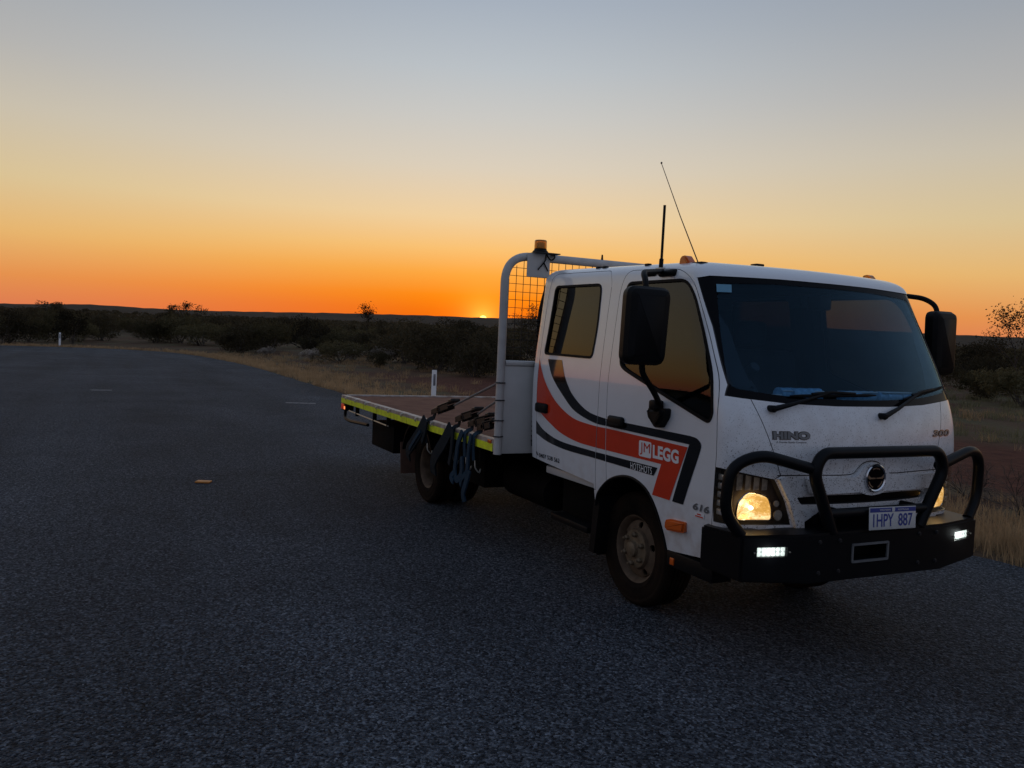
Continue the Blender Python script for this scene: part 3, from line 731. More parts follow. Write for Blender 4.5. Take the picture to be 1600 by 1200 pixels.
# ------------------------------------------------------------------ the truck (X forward, Y to its left, Z up, origin under the front axle)
TRUCK = empty('flatbed_truck')
tag(TRUCK, 'white crew cab flatbed truck with red and black stripes parked on the asphalt', 'truck')
CT = np.array([(.40, .815, 1.00, .10), (.55, .84, 1.03, .105), (.75, .868, 1.075, .11), (1.0, .885, 1.10, .12), (1.25, .893, 1.08, .12), (1.40, .892, 1.03, .115), (1.55, .880, .965, .11),
               (1.75, .858, .87, .105), (1.95, .836, .775, .10), (2.05, .824, .728, .10), (2.2, .805, .655, .10)])
def _tan():
    z = CT[:, 0]; V = CT[:, 1:]; d = np.diff(V, axis=0)/np.diff(z)[:, None]; t = np.zeros_like(V); t[1:-1] = (d[1:]+d[:-1])/2; t[0] = d[0]; t[-1] = d[-1]; return t
CTT = _tan()
def cpar(z):
    z = min(max(z, .40), 2.2); i = min(max(int(np.searchsorted(CT[:, 0], z))-1, 0), len(CT)-2)
    h = CT[i+1, 0]-CT[i, 0]; t = (z-CT[i, 0])/h
    a, b, ta, tb = CT[i, 1:], CT[i+1, 1:], CTT[i]*h, CTT[i+1]*h
    v = (2*t**3-3*t*t+1)*a+(t**3-2*t*t+t)*ta+(-2*t**3+3*t*t)*b+(t**3-t*t)*tb
    return float(v[0]), float(v[1]), float(v[2])
def side_y(z): return cpar(z)[0]
def front_x(y, z):
    W, F, b = cpar(z); return F-b*(y/W)**2
REAR = -1.21
def half(W, F, b, Bk, rf, rr):
    pts = [(Bk, W*k/4*.9) for k in range(4)]
    pts += [(Bk+rr*(1-math.cos(a)), W-rr+rr*math.sin(a)) for a in [math.pi/2*k/5 for k in range(6)]]
    Xc = F-b
    pts += [(Bk+rr+(Xc-rf-Bk-rr)*k/22, W) for k in range(1, 22)]
    P0, P1, y2 = Vector((Xc-rf, W)), Vector((Xc, W)), W-rf
    P2 = Vector((F-b*(y2/W)**2, y2))
    for k in range(10):
        t = k/9; q = P0*(1-t)**2+P1*2*t*(1-t)+P2*t*t; pts.append((q.x, q.y))
    pts += [(F-b*(y/W)**2, y) for y in [y2*(1-k/14) for k in range(1, 14)]]
    return pts
def loft(off, z0, z1=None, zstep=.04):
    """closed cab volume, walls moved in by off"""
    bm = bmesh.new(); rings = []
    def ring(W, F, b, Bk, rf, rr, zf):
        h = half(W, F, b, Bk, rf, rr)
        loop = h+[(F, 0)]+[(x, -y) for x, y in h[:0:-1]]
        lift = lambda x, z: .055*min(1, max(0, (.55-x)/1.75))*min(1, max(0, (z-1.97)/.09))
        rings.append([bm.verts.new((x, y, zf(x, y)+lift(x, zf(x, y)))) for x, y in loop])
    ze = 2.055
    n = max(2, int((ze-z0)/zstep))
    for k in range(n+1):
        z = z0+(ze-z0)*k/n; W, F, b = cpar(z); ring(W-off, F-off, b, REAR+off, .085, .05, lambda x, y, z=z: z)
    W, F, b = cpar(ze); a_, h_ = .11, .075-off
    for k in range(1, 8):
        th = math.pi/2*k/7; i = a_*(1-math.cos(th))
        zz = ze+h_*math.sin(th); Wz, Fz, bz = cpar(zz)
        ring(Wz-off-i, Fz-off-i*1.1, bz, REAR+off+i*.9, .085, .07, lambda x, y, zz=zz: zz)
    zz = ze+h_; Wz, Fz, bz = cpar(zz); W1, F1, B1 = Wz-off-a_, Fz-off-a_*1.1, REAR+off+a_*.9; X0 = (F1+B1)/2
    for k in range(1, 9):
        s = 1-k/8*.95
        ring(W1*s, X0+(F1-X0)*s, bz*s, X0+(B1-X0)*s, .085*s, .07*s, lambda x, y, zz=zz, s=s: zz+.045*(1-s*s))
    for A_, B_ in zip(rings, rings[1:]):
        m = len(A_)
        for k in range(m): bm.faces.new((A_[k], A_[(k+1) % m], B_[(k+1) % m], B_[k]))
    bm.faces.new(rings[0][::-1]); bm.faces.new(rings[-1])
    return tmp(bm)

ARCH = [(-.30, .60), (-.256, .686), (-.131, .785), (.016, .838), (.155, .846), (.286, .804), (.376, .708), (.433, .57), (.452, .485)]
ARCHS = cr(ARCH, 5)
BOTTOM = [(-1.5, .796), (-1.215, .796), (-.99, .779), (-.305, .737)]+ARCHS+[(.815, .522), (.87, .50), (1.5, .50), (1.5, .2), (-1.5, .2)]
DOOR_F = [(-.150, .768), (-.155, 1.3), (-.158, 2.0), (-.10, 2.112), (.44, 2.088), (.575, 2.012), (.735, 1.755), (.888, 1.455), (.912, 1.13), (.885, .80), (.84, .50), (.80, .30), (-.15, .30)]
DOOR_F = rpoly(DOOR_F, [0, .2, .15, .12, .12, .1, .2, .1, .1, .1, 0, 0, 0])
DOOR_R = rpoly([(-1.105, .76), (-1.108, 2.0), (-1.06, 2.142), (-.30, 2.122), (-.262, 2.05), (-.262, 1.8), (-.245, 1.3), (-.285, .70), (-1.105, .70)], [0, .14, .12, .06, .06, .2, .3, 0, 0])
WIN_R = rpoly([(-1.035, 1.562), (-1.018, 1.75), (-1.005, 2.045), (-.385, 2.035), (-.362, 1.75), (-.378, 1.553)], [.03, .2, .045, .05, .2, .04])
WIN_F = rpoly([(-.038, 1.52), (-.062, 1.72), (-.085, 2.03), (.505, 2.022), (.60, 1.93), (.725, 1.715), (.838, 1.49), (.866, 1.30), (.84, 1.255), (.765, 1.275), (.03, 1.49)], [.08, .2, .06, .1, .1, .2, .1, .06, .03, .05, .06])
def grow(poly, d):
    """offset a 2-D outline outwards by d"""
    n = len(poly); A = sum(poly[i][0]*poly[(i+1) % n][1]-poly[(i+1) % n][0]*poly[i][1] for i in range(n)); s = 1 if A > 0 else -1; out = []
    for i in range(n):
        p0, p, p1 = Vector(poly[i-1]), Vector(poly[i]), Vector(poly[(i+1) % n])
        e0, e1 = (p-p0), (p1-p)
        if e0.length < 1e-7 or e1.length < 1e-7: out.append(tuple(p)); continue
        n0, n1 = Vector((e0.y, -e0.x)).normalized(), Vector((e1.y, -e1.x)).normalized(); m = (n0+n1)
        if m.length < 1e-6: m = n0
        m.normalize(); out.append(tuple(p+m*(s*d/max(.5, m.dot(n0)))))
    return out
WS_H = [(-.93, 1.41), (-.78, 1.393), (-.52, 1.371), (-.2, 1.362), (.2, 1.362), (.52, 1.371), (.78, 1.393), (.93, 1.41), (.885, 1.72), (.86, 2.02), (.78, 2.04), (.35, 2.047), (-.35, 2.047), (-.78, 2.04), (-.86, 2.02), (-.885, 1.72)]
WS_IN = rpoly([(-.835, 1.445), (-.5, 1.405), (0, 1.393), (.5, 1.405), (.835, 1.445), (.80, 1.75), (.752, 2.0), (.35, 2.018), (-.35, 2.018), (-.752, 2.0), (-.80, 1.75)], [.06, .2, .2, .2, .06, .2, .05, .2, .2, .05, .2])
HL = [(-1.0, 1.04), (-.90, 1.035), (-.812, 1.018), (-.613, .981), (-.542, .867), (-.483, .736), (-.60, .738), (-1.0, .745)]
RW = rpoly([(-.55, 1.55), (.55, 1.55), (.55, 1.95), (-.55, 1.95)], .06)
mir = lambda poly: [(-a, b) for a, b in poly][::-1]
P_ = lambda poly, pl, a, b: tmp(prism(poly, pl, a, b))
WS_SIDE = [(.462, 2.097), (.590, 2.024), (.748, 1.762), (.901, 1.458), (.918, 1.34), (1.5, 1.34), (1.5, 2.3), (.462, 2.3)]
def ws_vol(): return boolean(P_(WS_H, 'yz', .45, 1.4), [P_(WS_SIDE, 'xz', -1.5, 1.5)], 'INTERSECT')
def inside_dark(o):
    """faces behind the outer skin (inner walls, door gaps) are dark lining, not paint"""
    o.data.materials.append(M['cab_inside'])
    for p in o.data.polygons:
        x, y, z = p.center; n = p.normal
        if z < 2.0:
            W, F, b = cpar(z); q = np.array(half(W, F, b, REAR, .085, .05)+[(F, 0)])
            a, c = q[:-1], q[1:]-q[:-1]; d = np.array((x, abs(y)))-a
            t = np.clip((d*c).sum(1)/((c*c).sum(1)+1e-12), 0, 1)
            if np.sqrt((((d-c*t[:, None]))**2).sum(1)).min() > .005 and z > .56: p.material_index = 1
        elif n.z < -.2: p.material_index = 1
    return o

def build_cab():
    shell = lambda: boolean(loft(0, .44), [loft(.035, .82)])
    both = lambda poly, a=.5, b=1.3: [P_(poly, 'xz', -b, -a), P_(poly, 'xz', a, b)]
    groove = lambda a, b, w=.0022: [(a[0]-w, a[1]), (a[0]+w, a[1]), (b[0]+w, b[1]), (b[0]-w, b[1])]
    cuts = [P_(BOTTOM, 'xz', -1.4, 1.4)]+both(DOOR_F)+both(DOOR_R)+[ws_vol(), P_(HL, 'yz', .885, 1.4), P_(mir(HL), 'yz', .885, 1.4)]
    # seams of the front panel, slot of the grille, black gap below it
    for s in (-1, 1):
        cuts.append(P_(groove((s*.731, 1.40), (s*.58, 1.0)), 'yz', 1.0 if False else .93, 1.4))
    # shallow grooves only: their inner end stays inside the wall
    body = boolean(shell(), cuts)
    slot = [(-.47, .884), (-.28, .893), (0, .891), (.28, .893), (.47, .889), (.545, .862), (.53, .848), (.23, .843), (-.23, .843), (-.44, .846)]
    low = [(-.30, .815), (.30, .815), (.44, .72), (.44, .40), (-.44, .40), (-.44, .72)]
    body = boolean(body, [P_(rpoly(slot, .01, 2), 'yz', .9, 1.4), P_(low, 'yz', .9, 1.4)])
    cab = inside_dark(mesh_obj('cab_body', body, 'white', TRUCK, 28))
    # doors
    for nm, poly, win, lab in (('front', DOOR_F, WIN_F, 'front door with swept window line'), ('rear', DOOR_R, WIN_R, 'rear passenger door')):
        pan = boolean(shell(), [P_(grow(poly, -.0035), 'xz', -1.3, -.5)], 'INTERSECT')
        pan = boolean(pan, [P_(BOTTOM, 'xz', -1.4, 1.4), P_(win, 'xz', -1.3, -.5)])
        # raised rubber seal and tinted pane
        seal = boolean(boolean(loft(-.004, .44), [loft(.022, .6)]), [P_(grow(win, .007), 'xz', -1.3, -.5)], 'INTERSECT')
        seal = boolean(seal, [P_(grow(win, -.009), 'xz', -1.3, -.5)])
        pane = boolean(boolean(loft(.010, .44), [loft(.014, .6)]), [P_(grow(win, .004), 'xz', -1.3, -.5)], 'INTERSECT')
        for s in (-1, 1):
            f = (lambda me: me.copy()) if s < 0 else mirrored
            d = inside_dark(mesh_obj('door', f(pan), 'white', TRUCK, 28)); d['label'] = ('right ' if s < 0 else 'left ')+lab
            mesh_obj('window_seal', f(seal), 'trim', d); mesh_obj('window', f(pane), 'glass_side' if nm == 'front' else 'glass_rear', d)
            DOORS[(nm, s)] = d
    # windscreen with its black printed border
    g1 = boolean(boolean(loft(.004, .44), [loft(.011, .6)]), [ws_vol()], 'INTERSECT')
    brd = boolean(g1.copy(), [P_(WS_IN, 'yz', .3, 1.5)])
    pane = boolean(boolean(loft(.005, .44), [loft(.010, .6)]), [P_(grow(WS_IN, .002), 'yz', .45, 1.4)], 'INTERSECT')
    ws = mesh_obj('windscreen', pane, 'glass_front', TRUCK); mesh_obj('screen_border', brd, 'frit', ws)
    return ws
DOORS = {}
WS = build_cab()

# --- lettering and stripes that follow the panels
def decal(bm, kind, off, step=.03):
    """flat bmesh in (u, v) laid on the right side ('side': u=X, v=Z) or the nose ('front': u=Y, v=Z)"""
    bmesh.ops.triangulate(bm, faces=bm.faces[:])
    us = [v.co.x for v in bm.verts]; vs = [v.co.y for v in bm.verts]
    for lo, hi, no in ((min(vs), max(vs), (0, 1, 0)), (min(us), max(us), (1, 0, 0))):
        if kind == 'side' and no[0]: continue
        z = math.floor(lo/step)*step+step
        while z < hi:
            bmesh.ops.bisect_plane(bm, geom=bm.verts[:]+bm.edges[:]+bm.faces[:], plane_co=(no[0]*z, no[1]*z, 0), plane_no=no); z += step
    for v in bm.verts:
        u, w, d = v.co.x, v.co.y, v.co.z
        if kind == 'side': v.co = (u, -(side_y(w)+off+d), w)
        else: v.co = (front_x(u, w)+off+d, u, w)
    return bm
def poly_bm(poly):
    bm = bmesh.new(); n = len(poly)
    vs, _, fs = delaunay_2d_cdt([Vector(p) for p in poly], [(i, (i+1) % n) for i in range(n)], [list(range(n))], 1, 1e-6)[:3]
    bv = [bm.verts.new((v.x, v.y, 0)) for v in vs]
    for f in fs: bm.faces.new([bv[i] for i in f])
    return bm
def text_bm(s, box_, bold=0., shear=0., ext=0., flipx=False, track=1.0):
    """text as a flat bmesh fitted to box_=(u0,v0,u1,v1)"""
    cu = bpy.data.curves.new('t', 'FONT'); cu.body = s; cu.offset = bold; cu.shear = shear; cu.extrude = ext; cu.space_character = track; cu.resolution_u = 4; cu.fill_mode = 'BOTH' if ext else 'FRONT'
    o = bpy.data.objects.new('t', cu); COL.objects.link(o)
    me = bpy.data.meshes.new_from_object(o.evaluated_get(bpy.context.evaluated_depsgraph_get()))
    bpy.data.objects.remove(o)
    bm = bmesh.new(); bm.from_mesh(me); bpy.data.meshes.remove(me)
    xs = [v.co.x for v in bm.verts]; ys = [v.co.y for v in bm.verts]; x0, x1, y0, y1 = min(xs), max(xs), min(ys), max(ys)
    u0, v0, u1, v1 = box_
    for v in bm.verts:
        v.co.x = u0+(v.co.x-x0)/(x1-x0)*(u1-u0); v.co.y = v0+(v.co.y-y0)/(y1-y0)*(v1-v0)
        if ext: v.co.z = 0 if v.co.z < 0 else .004
    return bm
BU = cr([(-.974, 1.524), (-.876, 1.398), (-.694, 1.269), (-.541, 1.188), (-.306, 1.138), (-.133, 1.131), (.052, 1.128)], 6)+[(.685, 1.121), (.537, .782)]
BUH = cr([(-.768, 1.524), (-.696, 1.405), (-.574, 1.291), (-.376, 1.203), (-.135, 1.176), (.05, 1.174)], 6)+cr([(.69, 1.168), (.75, 1.16), (.785, 1.13), (.772, 1.08)], 5)+[(.635, .782)]
BU = BU+BUH[::-1]
REDP = cr([(-1.098, 1.519), (-1.054, 1.45), (-.953, 1.335), (-.793, 1.222), (-.565, 1.14), (-.305, 1.118), (-.132, 1.117)], 6)+[(.672, 1.104), (.512, .783), (.347, .785), (.436, .977)]+cr([(-.289, .979), (-.509, .986), (-.733, 1.020), (-.908, 1.078), (-1.04, 1.135), (-1.098, 1.165)], 6)
BLP = cr([(-1.098, 1.068), (-.973, 1.008), (-.734, .962), (-.301, .95)], 6)+[(.401, .95), (.363, .898)]+cr([(-.302, .908), (-.658, .911), (-.919, .934), (-1.098, .975)], 6)
SPLIT = (-.262, -.153)
def stripe(poly, m, label):
    # cut at the door gaps: one piece on the rear door, one on the pillar, one on the front door
    for a, b, par in ((-9, -.2685, DOORS[('rear', -1)]), (-.2605, -.1570, TRUCK), (-.1495, 9, DOORS[('front', -1)])):
        bm = poly_bm(poly); bmesh.ops.triangulate(bm, faces=bm.faces[:])
        for x, s in ((a, -1), (b, 1)):
            nrm = Vector((s, -s*.0667, 0)) if abs(x+.2645) < .02 else Vector((s, 0, 0))
            bmesh.ops.bisect_plane(bm, geom=bm.verts[:]+bm.edges[:]+bm.faces[:], plane_co=(x, 1.02, 0), plane_no=nrm, clear_outer=True)
        if not bm.faces: bm.free(); continue
        o = obj('stripe', decal(bm, 'side', .0022), m, par, deg=60); o['label'] = label
stripe(BU, 'black_vinyl', 'black upper stripe curving round the red one')
stripe(REDP, 'red', 'red sweeping stripe')
stripe(BLP, 'black_vinyl', 'black lower stripe')
FD, RD = DOORS[('front', -1)], DOORS[('rear', -1)]
def side_text(s, bx, m, par, nm='lettering', off=.0042, **k): return obj(nm, decal(text_bm(s, bx, **k), 'side', off), m, par, smooth=False)
o = obj('lettering_box', decal(poly_bm(rpoly([(.216, .994), (.340, .994), (.342, 1.088), (.218, 1.088)], .012, 3)), 'side', .0042), 'white_vinyl', FD, smooth=False)
side_text('JM', (.230, 1.004, .330, 1.078), 'red', FD, off=.0056, bold=.0)
side_text('LEGG', (.356, 1.0, .598, 1.078), 'white_vinyl', FD, bold=.04)
side_text('HOTSHOTS', (.130, .902, .348, .944), 'white_vinyl', FD, bold=.0, track=1.15)
side_text('0407 538 562', (-1.055, .806, -.75, .836), 'black_vinyl', RD, bold=.012)
ph = cr([(-1.098, .838), (-1.090, .824), (-1.076, .814)], 4); ph = ph+[(-1.069, .821), (-1.076, .826), (-1.085, .835), (-1.091, .843)]
obj('phone_symbol', decal(poly_bm(ph), 'side', .0042), 'black_vinyl', RD, smooth=False)
side_text('616', (.722, .775, .858, .815), 'badge', FD, nm='badge', bold=.03, shear=.2)
obj('sticker', decal(poly_bm([(.735, .738), (.815, .738), (.815, .766), (.735, .766)]), 'side', .0030), 'white_vinyl', FD, smooth=False)
for a, b, z in ((.757, .792, .756), (.742, .808, .744)):
    obj('sticker_print', decal(poly_bm([(a, z-.003), (b, z-.003), (b, z+.004), (a, z+.004)]), 'side', .0040), 'red', FD, smooth=False)
def front_text(s, bx, m, nm='badge', off=.002, **k): return obj(nm, decal(text_bm(s, bx, **k), 'front', off), m, TRUCK, smooth=False)
front_text('HINO', (-.634, 1.186, -.405, 1.232), 'black_vinyl', bold=.11)
front_text('HINO', (-.629, 1.190, -.410, 1.228), 'badge', off=.0045, bold=.05)
front_text('A Toyota Group Company', (-.612, 1.168, -.432, 1.179), 'black_vinyl', nm='lettering', bold=.01)
front_text('300', (.568, 1.190, .772, 1.230), 'black_vinyl', bold=.07, shear=.2)
front_text('300', (.574, 1.194, .766, 1.226), 'badge', off=.0045, bold=.02, shear=.2)

# --- door handles, side repeaters
for s in (-1, 1):
    for nm, x0 in (('rear', -1.09), ('front', -.112)):
        d = DOORS[(nm, s)]; yy = side_y(1.17)
        bm = B(x0, x0+.17, -yy-.028, -yy+.004, 1.135, 1.205, .018, 3)
        for v in bm.verts: v.co.y *= -s
        h = obj('handle', bm, 'black_plastic', d)
        bm = B(x0+.03, x0+.14, -yy-.031, -yy-.02, 1.143, 1.160, .003)
        for v in bm.verts: v.co.y *= -s
        obj('handle_recess', bm, 'trim', d)
    bm = prism(rpoly([(.485, .625), (.50, .612), (.655, .628), (.662, .690), (.53, .682), (.485, .668)], .012, 3), 'xz', -.885, -.84)
    bmesh.ops.bevel(bm, geom=[e for e in bm.edges if all(v.co.y < -.88 for v in e.verts)], offset=.012, segments=2, affect='EDGES')
    for v in bm.verts: v.co.y *= -s
    obj('side_repeater', bm, 'amber', TRUCK)
    bm = B(.50, .535, -.842, -.828, .415, .455, .004)
    for v in bm.verts: v.co.y *= -s
    obj('side_reflector', bm, 'amber', TRUCK)

# --- headlights
def headlight(s):
    e = empty('headlight', parent=TRUCK); e['label'] = 'lit warm yellow headlight'
    def fl(bm):
        if s > 0:
            for v in bm.verts: v.co.y = -v.co.y
            bmesh.ops.reverse_faces(bm, faces=bm.faces[:])
        return bm
    # dark housing set back in the opening
    hb = bmesh.new(); n = 0
    out = grow(HL, -.004); pts_o = []; pts_i = []
    def on(u, v, d): return Vector((front_x(max(u, -.87), v)-d, u, v))
    hs = boolean(boolean(loft(.055, .44), [loft(.06, .6)]), [P_(grow(HL, .02), 'yz', .84, 1.4)], 'INTERSECT')
    bm = bmesh.new(); bm.from_mesh(hs); obj('housing', fl(bm), 'lamp_housing', e)
    # lit bowl
    bw = [(-.795, .80), (-.79, .862), (-.745, .908), (-.683, .906), (-.627, .886), (-.600, .83), (-.588, .760), (-.784, .762)]
    bw = rpoly(bw, .02, 3); c = Vector((sum(p[0] for p in bw)/len(bw), sum(p[1] for p in bw)/len(bw)))
    bm = bmesh.new(); rings = []
    for k, (sc, d) in enumerate(((1, .022), (.85, .035), (.6, .047), (.3, .052))):
        rings.append([bm.verts.new((front_x(c.x+(u-c.x)*sc, c.y+(v-c.y)*sc)-d, c.x+(u-c.x)*sc, c.y+(v-c.y)*sc)) for u, v in bw])
    for a, b in zip(rings, rings[1:]):
        for k in range(len(a)): bm.faces.new((a[k], a[(k+1) % len(a)], b[(k+1) % len(a)], b[k]))
    bm.faces.new(rings[-1]); obj('lamp_bowl', fl(bm), 'bowl', e)
    bm = bmesh.new(); lathe(bm, [(.001, -.012), (.009, -.009), (.012, 0), (.009, .009), (.001, .012)], 'X', 12, (front_x(-.70, .825)-.034, -.705, .825)); obj('lamp_bulb', fl(bm), 'filament', e)
    bm = T([(front_x(u, v)-.020, u, v) for u, v in bw], .0045, 6, closed=True); obj('bowl_rim', fl(bm), 'chrome', e)
    # upper brow with facets, small inner lamp, indicator at the corner
    bm = bmesh.new()
    for k in range(4):
        a, b = -.80+.047*k, -.80+.047*(k+1)-.004
        za, zb = 1.008-.036*(k/4), .918
        vs = [bm.verts.new((front_x(u, v)-d, u, v)) for u, v, d in ((a, zb, .03), (b, zb, .045), (b, za-.01, .045), (a, za, .03))]; bm.faces.new(vs)
    obj('brow_reflector', fl(bm), 'reflector', e)
    bm = bmesh.new(); lathe(bm, [(.028, 0), (.024, -.012), (.012, -.02)], 'X', 20, (front_x(-.545, .785)-.022, -.548, .785)); obj('inner_lamp', fl(bm), 'reflector', e)
    bm = bmesh.new(); lathe(bm, [(.017, 0), (.014, -.01), (.006, -.014)], 'X', 16, (front_x(-.565, .845)-.022, -.567, .848)); obj('inner_lamp', fl(bm), 'reflector', e)
    for k, z in enumerate((.80, .845, .89, .935, .98)):
        bm = B(.895, .945, -.862, -.846, z-.016, z+.016, .006); obj('corner_lamp', fl(bm), 'reflector', e)
    lens = boolean(boolean(loft(.0015, .44), [loft(.006, .6)]), [P_(grow(HL, -.003), 'yz', .888, 1.4)], 'INTERSECT')
    bm = bmesh.new(); bm.from_mesh(lens); obj('lens', fl(bm), 'lens', e)
    li = bpy.data.lights.new('headlight_bulb', 'POINT'); li.energy = .16; li.color = (1, .62, .24); li.shadow_soft_size = .02
    lo = bpy.data.objects.new('bulb', li); link(lo, e); lo.location = (front_x(.69, .83)+.012, s*.69, .835)
for s in (-1, 1): headlight(s)

# --- nose details
bm = decal(poly_bm(rpoly([(-.46, .90), (.55, .90), (.55, .70), (-.46, .70)], .01, 2)), 'front', -.05); obj('grille_backing', bm, 'black_plastic', TRUCK)
EMB = (.012, .985)
GL = cr([(-.600, 1.002), (-.364, 1.002), (-.20, 1.000), (-.12, 1.006), (-.085, 1.035), (-.045, 1.062), (.012, 1.072), (.07, 1.062), (.11, 1.035), (.145, 1.006), (.22, 1.000), (.369, 1.002), (.62, 1.002)], 5)
def ribbon(pts, w, nm, m, off):
    up = [(a, b+w/2) for a, b in pts]; dn = [(a, b-w/2) for a, b in pts]
    bm = bmesh.new(); A_ = [bm.verts.new((*p, 0)) for p in up]; B_ = [bm.verts.new((*p, 0)) for p in dn]
    for k in range(len(pts)-1): bm.faces.new((A_[k], A_[k+1], B_[k+1], B_[k]))
    return obj(nm, decal(bm, 'front', off, .05), m, TRUCK, deg=60)
ribbon(GL, .005, 'panel_gap', 'trim', .0012)
for s in (-1, 1):
    ribbon([(s*.613, .984), (s*.575, 1.002)], .004, 'panel_gap', 'trim', .0012)
    # sculpted white corner piece between grille and headlight
    bm = bmesh.new()
    q = [(-.606, .984), (-.560, .995), (-.50, .86), (-.43, .80), (-.41, .715), (-.462, .722), (-.53, .86)]
    bm = decal(poly_bm(q), 'front', .024, .04)
    ext = bmesh.ops.extrude_face_region(bm, geom=bm.faces[:]); 
    for v in ext['geom']:
        if isinstance(v, bmesh.types.BMVert): v.co.x -= .04
    if s > 0:
        for v in bm.verts: v.co.y = -v.co.y
    obj('grille_corner', bm, 'white', TRUCK, deg=50)
# raised bar of the grille with the emblem boss
bar = [(-.44, .992), (-.20, .990), (-.115, .992), (-.08, 1.030), (-.04, 1.056), (.012, 1.066), (.065, 1.056), (.105, 1.030), (.14, .992), (.22, .990), (.66, .990), (.60, .905), (.30, .905), (.11, .910), (.07, .895), (.012, .888), (-.045, .895), (-.085, .910), (-.26, .905), (-.40, .90)]
bm = decal(poly_bm(rpoly(bar, .02, 3)), 'front', .004, .03)
ext = bmesh.ops.extrude_face_region(bm, geom=bm.faces[:])
for v in ext['geom']:
    if isinstance(v, bmesh.types.BMVert): v.co.x += .028
obj('grille_bar', bm, 'white', TRUCK, deg=40)
ex = front_x(EMB[0], EMB[1])+.033
em = obj('emblem', lathe(bmesh.new(), [(.064, 0), (.0765, 0), (.0765, .008), (.071, .012), (.064, .008)], 'X', 40, (ex, *EMB), close=True), 'chrome', TRUCK)
obj('emblem_field', lathe(bmesh.new(), [(.0635, .001), (.0635, .004)], 'X', 40, (ex, *EMB)), 'frit', em)
bm = bmesh.new()
for s in (-1, 1):
    prism([(EMB[0]+s*.003, EMB[1]+.002), (EMB[0]+s*.040, EMB[1]+.004), (EMB[0]+s*.058, EMB[1]+.020), (EMB[0]+s*.061, EMB[1]+.003), (EMB[0]+s*.05, EMB[1]-.005), (EMB[0]+s*.003, EMB[1]-.004)], 'yz', ex+.004, ex+.008, bm)
obj('emblem_bar', bm, 'chrome', em)
bm = bmesh.new()
for a0, a1 in ((60, 120), (200, 250), (290, 340)):
    pts = [(EMB[0]+.056*math.cos(R(a)), EMB[1]+.056*math.sin(R(a))) for a in np.linspace(a0, a1, 9)]
    pts += [(EMB[0]+.049*math.cos(R(a)), EMB[1]+.049*math.sin(R(a))) for a in np.linspace(a1, a0, 9)]
    prism(pts, 'yz', ex+.0042, ex+.007, bm)
obj('emblem_arc', bm, 'chrome', em)
# windscreen sticker and camera box behind the glass
bm = poly_bm([(-.768, 1.950), (-.680, 1.952), (-.668, 1.996), (-.758, 1.994)]); obj('inspection_sticker', decal(bm, 'front', .001), 'sticker_blue', WS, smooth=False)
obj('camera_box', B(.56, .66, .02, .12, 1.90, 1.985, .012), 'black_plastic', WS)
obj('toll_tag', B(.852, .858, -.735, -.69, 1.452, 1.464), 'white_vinyl', WS)

# --- wipers
def wiper(piv, elbow, b0, b1):
    e = empty('wiper', parent=TRUCK)
    def on(p, d): return Vector((front_x(p[0], p[1])+d, p[0], p[1]))
    bm = T([on(piv, .03), on((piv[0]*.7+elbow[0]*.3, piv[1]*.7+elbow[1]*.3), .035), on(elbow, .026)], [.016, .011, .007], 8)
    lathe(bm, [(.017, -.03), (.019, .02), (.012, .03)], 'X', 14, tuple(on(piv, .014))); obj('arm', bm, 'black_plastic', e)
    n = 8; pts = [on((b0[0]+(b1[0]-b0[0])*k/n, b0[1]+(b1[1]-b0[1])*k/n), .012) for k in range(n+1)]
    bm = T(pts, [.004]+[.009]*(n-1)+[.004], 6); obj('blade', bm, 'rubber', e)
    bm = T([on(((b0[0]+elbow[0])/2, (b0[1]+elbow[1])/2), .02), on(elbow, .03), on(((b1[0]+elbow[0])/2, (b1[1]+elbow[1])/2), .02)], .008, 6); obj('yoke', bm, 'black_plastic', e)
wiper((-.627, 1.345), (-.235, 1.437), (-.50, 1.412), (.10, 1.425))
wiper((.108, 1.313), (.50, 1.448), (.33, 1.405), (.80, 1.478))

# --- bull bar, bumper, lamps, plate
BB = empty('bull_bar', parent=TRUCK); BB['label'] = 'black steel bull bar with hoops'
pf = [(.86, -.925), (1.13, -.885), (1.205, -.50), (1.205, .50), (1.13, .885), (.86, .925), (.80, .80), (1.04, .70), (1.04, -.70), (.80, -.80)]
bm = bmesh.new(); up = []; lo = []
for x, y in pf:
    zt = .722; zb = .462 if abs(y) < .6 else (.488 if abs(y) < .9 else .505)
    up.append(bm.verts.new((x, y, zt))); lo.append(bm.verts.new((x, y, zb)))
bm.faces.new(up); bm.faces.new(lo[::-1])
for k in range(len(pf)): bm.faces.new((up[k], lo[k], lo[(k+1) % len(pf)], up[(k+1) % len(pf)]))
bmesh.ops.bevel(bm, geom=bm.edges[:], offset=.012, segments=2, affect='EDGES')
bmp = tmp(bm)
hole = [P_(rpoly([(-.205, .562), (.055, .562), (.055, .65), (-.205, .65)], .008, 2), 'yz', 1.10, 1.4)]
for s in (-1, 1): hole.append(P_([(s*.63, .612), (s*.80, .612), (s*.80, .662), (s*.63, .662)], 'yz', 1.09, 1.3))
mesh_obj('bumper', boolean(bmp, hole), 'bar_black', BB)
bm = bmesh.new(); fr = rpoly([(-.212, .555), (.062, .555), (.062, .657), (-.212, .657)], .008, 2); fi = grow(fr, -.012)
for a, b in ((1.202, 1.211),):
    ra, rb = [[bm.verts.new((x, y, z)) for y, z in q] for x, q in ((a, fr), (b, fr))]; rc, rd = [[bm.verts.new((x, y, z)) for y, z in q] for x, q in ((b, fi), (a, fi))]
    for A_, B_ in ((ra, rb), (rb, rc), (rc, rd)):
        for k in range(len(A_)): bm.faces.new((A_[k], A_[(k+1) % len(A_)], B_[(k+1) % len(A_)], B_[k]))
obj('winch_frame', bm, 'badge', BB)
